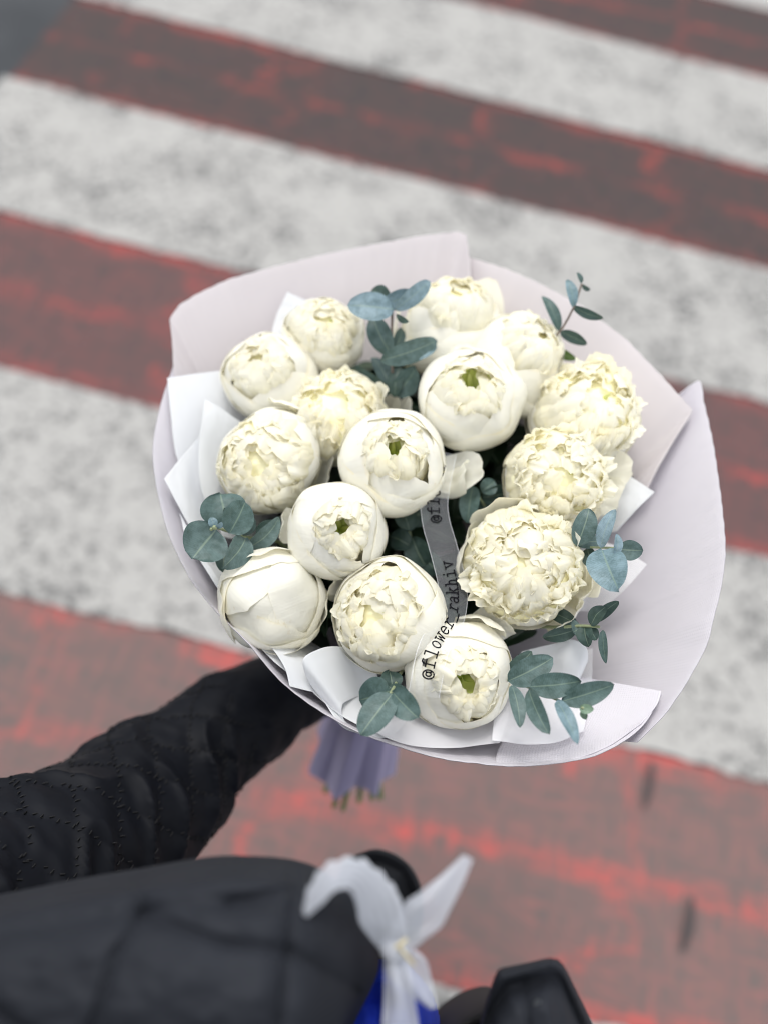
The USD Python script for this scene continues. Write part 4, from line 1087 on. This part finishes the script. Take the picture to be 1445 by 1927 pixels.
def slab_patch(rows, n, m, grooves=(), depth=0.005, gw=9.0, lump=0.004, seed=1, sharp=False):
    R = np.array([(polyline if sharp else catmull)(np.asarray(r, float), m) for r in rows])
    if sharp:  # keep the corners, only just rounded
        w = np.array([1, 2, 3, 2, 1.0]) / 9
        R = np.stack([[np.convolve(np.pad(q[:, i], 2, mode='edge'), w, 'valid') for i in range(3)] for q in R]).transpose(0, 2, 1)
    Q = np.stack([catmull(R[:, j], n) for j in range(m)], 1)       # px, py, depth
    push = np.zeros(Q.shape[:2])
    for gr in grooves:
        ln = LineString(gr)
        dd = shapely.distance(ln, shapely.points(Q[..., 0], Q[..., 1]))
        push += depth * np.exp(-(dd / gw) ** 2) + depth * 0.6 * np.exp(-(dd / (gw * 4)) ** 2)
    push += lump * 2 * fbm2(Q[..., 0] / 110, Q[..., 1] / 80, seed, 4)
    z = Q[..., 2] + push
    P = CAM + z[..., None] * ((Q[..., 0:1] - CX) / FPX * RIGHT - (Q[..., 1:2] - CY) / FPX * UP + FWD)
    return P


def proj(x, y, z):
    d = np.array([x, y, z]) - CAM
    w = d @ FWD
    return (CX + FPX * (d @ RIGHT) / w, CY - FPX * (d @ UP) / w, w)


# left jacket front, seen from above close to the camera
gro = [[(545, 1600), (552, 1700), (540, 1790), (520, 1940)], [(-50, 1700), (120, 1672), (290, 1656), (470, 1640), (640, 1668)], [(255, 1655), (270, 1720), (420, 1775), (540, 1790), (640, 1840), (690, 1870)], [(270, 1720), (215, 1800), (170, 1950)], [(-60, 1880), (60, 1950)], [(430, 1700), (560, 1672)]]
rows = [[proj(x, -0.10, 0.98) for x in (-0.22, -0.16, -0.10, -0.06, -0.02, 0.0, 0.02, 0.03)],
        [(-400, 1900, .50), (0, 1800, .50), (250, 1770, .50), (450, 1740, .50), (600, 1760, .50), (650, 1820, .50), (640, 1900, .50), (600, 2000, .50)],
        [(-420, 1800, .40), (0, 1700, .385), (250, 1655, .385), (450, 1625, .385), (590, 1648, .385), (660, 1735, .39), (672, 1815, .40), (640, 1935, .41)],
        [(-420, 1785, .36), (0, 1684, .345), (250, 1637, .345), (450, 1611, .340), (602, 1636, .340), (690, 1722, .350), (714, 1805, .365), (664, 1935, .38)],
        [(-420, 1800, .32), (0, 1700, .315), (250, 1655, .312), (450, 1630, .308), (590, 1655, .310), (672, 1730, .325), (700, 1815, .345), (652, 1945, .365)],
        [(-430, 1860, .285), (0, 1765, .283), (250, 1725, .282), (440, 1705, .280), (560, 1720, .283), (640, 1775, .298), (670, 1850, .322), (630, 1975, .345)],
        [(-440, 1980, .268), (0, 1890, .265), (230, 1860, .263), (420, 1845, .262), (530, 1850, .264), (600, 1880, .275), (630, 1940, .30), (600, 2040, .33)],
        [(-450, 2200, .262), (0, 2120, .260), (200, 2100, .258), (380, 2090, .258), (480, 2090, .260), (550, 2100, .268), (580, 2120, .285), (560, 2160, .31)],
        [proj(x, -0.13, 1.28) for x in (-0.20, -0.15, -0.10, -0.06, -0.02, 0.0, 0.02, 0.03)]]
obj('jacket_front', (slab_patch(rows, 300, 150, gro, 0.0032, 7.0, 0.0035, 2).reshape(-1, 3), grid_faces(300, 150)), 'jacket_shell', person)
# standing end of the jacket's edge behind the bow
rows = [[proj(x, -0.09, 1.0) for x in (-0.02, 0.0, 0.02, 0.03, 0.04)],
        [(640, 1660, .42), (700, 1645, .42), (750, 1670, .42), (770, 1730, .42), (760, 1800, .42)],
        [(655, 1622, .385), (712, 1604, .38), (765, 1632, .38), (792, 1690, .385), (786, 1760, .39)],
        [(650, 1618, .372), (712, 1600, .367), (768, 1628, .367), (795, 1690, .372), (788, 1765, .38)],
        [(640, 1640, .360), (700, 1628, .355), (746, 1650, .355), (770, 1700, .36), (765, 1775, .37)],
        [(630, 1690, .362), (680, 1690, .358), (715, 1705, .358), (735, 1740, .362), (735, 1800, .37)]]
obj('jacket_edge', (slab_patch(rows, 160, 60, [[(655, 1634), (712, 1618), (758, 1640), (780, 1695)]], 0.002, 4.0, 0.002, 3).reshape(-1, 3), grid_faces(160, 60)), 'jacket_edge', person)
# right jacket front: rolled hem, snap
rows = [[proj(x, -0.09, 1.0) for x in (0.10, 0.105, 0.11, 0.15, 0.17, 0.20)],
        [(905, 1990, .46), (930, 1900, .46), (960, 1860, .46), (1030, 1840, .46), (1060, 1880, .46), (1120, 2000, .46)],
        [(888, 1990, .40), (915, 1890, .39), (938, 1832, .385), (1040, 1808, .385), (1072, 1842, .39), (1130, 1960, .40)],
        [(886, 1990, .378), (912, 1888, .37), (935, 1824, .362), (1042, 1801, .362), (1058, 1812, .366), (1118, 1940, .378)],
        [(890, 1990, .362), (918, 1892, .352), (944, 1840, .346), (1040, 1816, .346), (1057, 1830, .352), (1112, 1950, .366)],
        [(894, 1995, .364), (924, 1900, .358), (950, 1856, .356), (1038, 1832, .356), (1056, 1842, .358), (1106, 1960, .370)],
        [(900, 2000, .352), (932, 1915, .346), (962, 1880, .344), (1030, 1860, .344), (1060, 1885, .350), (1105, 1980, .362)],
        [(910, 2080, .340), (950, 2010, .334), (980, 1980, .332), (1040, 1965, .332), (1075, 1990, .340), (1115, 2070, .352)],
        [proj(x, -0.12, 1.26) for x in (0.08, 0.10, 0.12, 0.14, 0.16, 0.18)]]
obj('jacket_front', (slab_patch(rows, 240, 80, [[(985, 1850), (1000, 1980)]], 0.0016, 4.0, 0.0030, 4, sharp=True).reshape(-1, 3), grid_faces(240, 80)), 'jacket_shell', person, label='right jacket front with rolled top edge and a snap')
s = trimesh.creation.cylinder(0.0019, 0.0014, sections=20)
Rm = np.eye(4); Rm[:3, 2] = -FWD; Rm[:3, 0] = RIGHT; Rm[:3, 1] = np.cross(-FWD, RIGHT); Rm[:3, 3] = at(1012, 1891, 0.3385)
s.apply_transform(Rm)
obj('snap_button', s, 'snap_metal', person, smooth=30)
# black inner lining between
rows = [[proj(x, -0.09, 1.0) for x in (0.06, 0.08, 0.09, 0.10, 0.11)],
        [(780, 2000, .48), (830, 1930, .47), (880, 1890, .465), (930, 1880, .46), (960, 1900, .46)], [(790, 2010, .44), (835, 1935, .44), (882, 1896, .44), (930, 1888, .43), (960, 1910, .43)], [(800, 2080, .42), (850, 2010, .42), (890, 1970, .42), (935, 1960, .41), (965, 1980, .41)],
        [proj(x, -0.11, 1.22) for x in (0.06, 0.08, 0.09, 0.10, 0.11)]]
obj('lining', (slab_patch(rows, 120, 50, (), 0, 1, 0.003, 5).reshape(-1, 3), grid_faces(120, 50)), 'sleeve_knit', person)
# blue shirt
rows = [[proj(x, -0.09, 0.96) for x in (-0.03, 0.0, 0.03, 0.06, 0.08)],
        [(560, 1900, .56), (660, 1860, .56), (720, 1840, .56), (790, 1870, .56), (840, 1960, .57)],
        [(570, 1880, .50), (660, 1825, .49), (722, 1796, .488), (800, 1850, .49), (838, 1950, .50)],
        [(570, 1890, .47), (660, 1835, .455), (722, 1808, .452), (792, 1862, .46), (828, 1960, .47)],
        [(560, 1960, .43), (650, 1915, .42), (718, 1900, .42), (780, 1930, .425), (815, 2010, .44)],
        [(540, 2150, .40), (640, 2120, .39), (715, 2110, .39), (770, 2130, .40), (800, 2190, .41)],
        [proj(x, -0.12, 1.27) for x in (-0.03, 0.0, 0.03, 0.06, 0.08)]]
obj('shirt', (slab_patch(rows, 200, 70, [[(700, 1800), (715, 2000)]], 0.004, 12, 0.006, 6).reshape(-1, 3), grid_faces(200, 70)), 'blue_shirt', person)
# the rest of the jacket, trousers, shoes (below and behind the frame)
prof = [(0.88, 0.215, 0.135, -0.20), (0.95, 0.215, 0.135, -0.20), (1.05, 0.20, 0.125, -0.20), (1.15, 0.205, 0.125, -0.20), (1.25, 0.21, 0.12, -0.205), (1.33, 0.19, 0.10, -0.215), (1.39, 0.11, 0.08, -0.23), (1.43, 0.075, 0.075, -0.24)]
V = []
g = np.arange(64) * 2 * np.pi / 64
for z, a, b, y in catmull(prof, 60):
    V.append(np.stack([a * np.cos(g) * (1 + 0.02 * np.sin(5 * g + z * 30)), y + b * np.sin(g) * (1 + 0.02 * np.sin(4 * g + z * 40)), np.full(64, z)], 1))
obj('jacket_back', (np.array(V).reshape(-1, 3), grid_faces(60, 64, True)), 'jacket_shell', person)
leg = m3.Manifold()
for sx in (-1, 1):
    leg = leg + blob([((0.09 * sx, -0.24, 0.90), 0.105), ((0.095 * sx, -0.26, 0.50), 0.070), ((0.10 * sx, -0.33, 0.09), 0.052)])
tm = leg.refine_to_length(0.02).to_mesh()
tl = trimesh.Trimesh(np.array(tm.vert_properties[:, :3]), np.array(tm.tri_verts), process=True)
trimesh.smoothing.filter_taubin(tl, iterations=10)
obj('trousers', tl, 'trousers', person)
for sx in (-1, 1):
    sh = m3.Manifold.batch_hull([m3.Manifold.sphere(r, 24).scale([1, 1, 0.9]).translate([0.105 * sx, y, z]) for y, z, r in ((-0.36, 0.045, 0.042), (-0.345, 0.09, 0.045), (-0.24, 0.055, 0.048), (-0.17, 0.040, 0.040))])
    sh = sh.trim_by_plane([0, 0, 1], 0.009)
    obj('shoe', sh, 'shoe_leather', person, smooth=40)

# ------------------------------------------------------------------ white bow tied on the jacket edge
knot = at(742, 1786, 0.318)
bow = thing('ribbon_bow', 'pale satin ribbon bow with ribbed loop tied on the black jacket edge', 'bow', knot)


def strip(ctr_, widths, m='bow_satin', ridges=0, n=70, w=22, name='loop', curl=0.15, jag=0.0):
    """A ribbon strip; ctr_: (x, y, depth), widths: half width vectors (dx, dy px, ddepth)."""
    c = catmull(ctr_, n); h = catmull(widths, n)
    u = np.linspace(-1, 1, w)
    Q = c[:, None] + h[:, None] * u[None, :, None]
    s = np.linspace(0, 1, n)
    Q[..., 2] += curl * 0.01 * u[None] ** 2
    if ridges:
        Q[..., 2] += 0.0012 * np.sin(u[None] * math.pi * ridges * 1.6 + 0.5 * np.sin(s * 9)[:, None])
    if jag:
        sel = np.abs(u) > 0.9
        Q[:, :, 1] += np.where(u[None] > 0.9, jag * np.sign(np.sin(s * 70))[:, None], 0)
    P = CAM + Q[..., 2:3] * ((Q[..., 0:1] - CX) / FPX * RIGHT - (Q[..., 1:2] - CY) / FPX * UP + FWD)
    g, uv = sheet(P, 0.0006)
    obj(name, g, m, bow, uv=uv)


strip([(740, 1784, .318), (722, 1735, .306), (700, 1680, .298), (668, 1646, .292), (626, 1650, .288), (594, 1686, .286), (573, 1722, .286)],
      [(24, -4, 0), (35, -10, 0), (38, -20, .002), (17, -28, .004), (-10, -22, .004), (-11, -10, .003), (-5, -4, .002)], ridges=3, name='loop', jag=2.5)
strip([(745, 1784, .318), (775, 1745, .312), (815, 1700, .306), (855, 1650, .304), (880, 1614, .304)],
      [(20, 12, 0), (28, 22, .001), (32, 24, .002), (27, 17, .002), (8, 4, .001)], ridges=1, name='tail')
strip([(742, 1788, .318), (748, 1840, .316), (752, 1900, .318), (755, 1990, .322)], [(18, 0, 0), (30, 0, 0), (34, 2, .002), (28, 2, .001)], name='tail', ridges=1)
strip([(748, 1786, .320), (770, 1830, .322), (795, 1870, .326), (816, 1898, .330)], [(18, -6, 0), (34, -16, 0), (32, -12, .002), (6, -2, .001)], name='tail', ridges=1)
kn = trimesh.creation.icosphere(3, 1.0)
kn.vertices = knot + (kn.vertices * (1 + 0.15 * (meshkit.fbm(kn.vertices * 2 + 3, 3, 4) - 0.5)[:, None])) * np.array([0.0062, 0.005, 0.0055])
obj('knot', kn, 'bow_satin', bow)
obj('cord_tip', tube([at(752, 1786, .310), at(764, 1800, .310), at(778, 1815, .312)], 0.0008, 8), 'bow_tip', bow)
obj('cord_tip', tube([at(744, 1784, .309), at(756, 1776, .309), at(764, 1768, .310)], 0.0009, 8), 'bow_tip', bow)
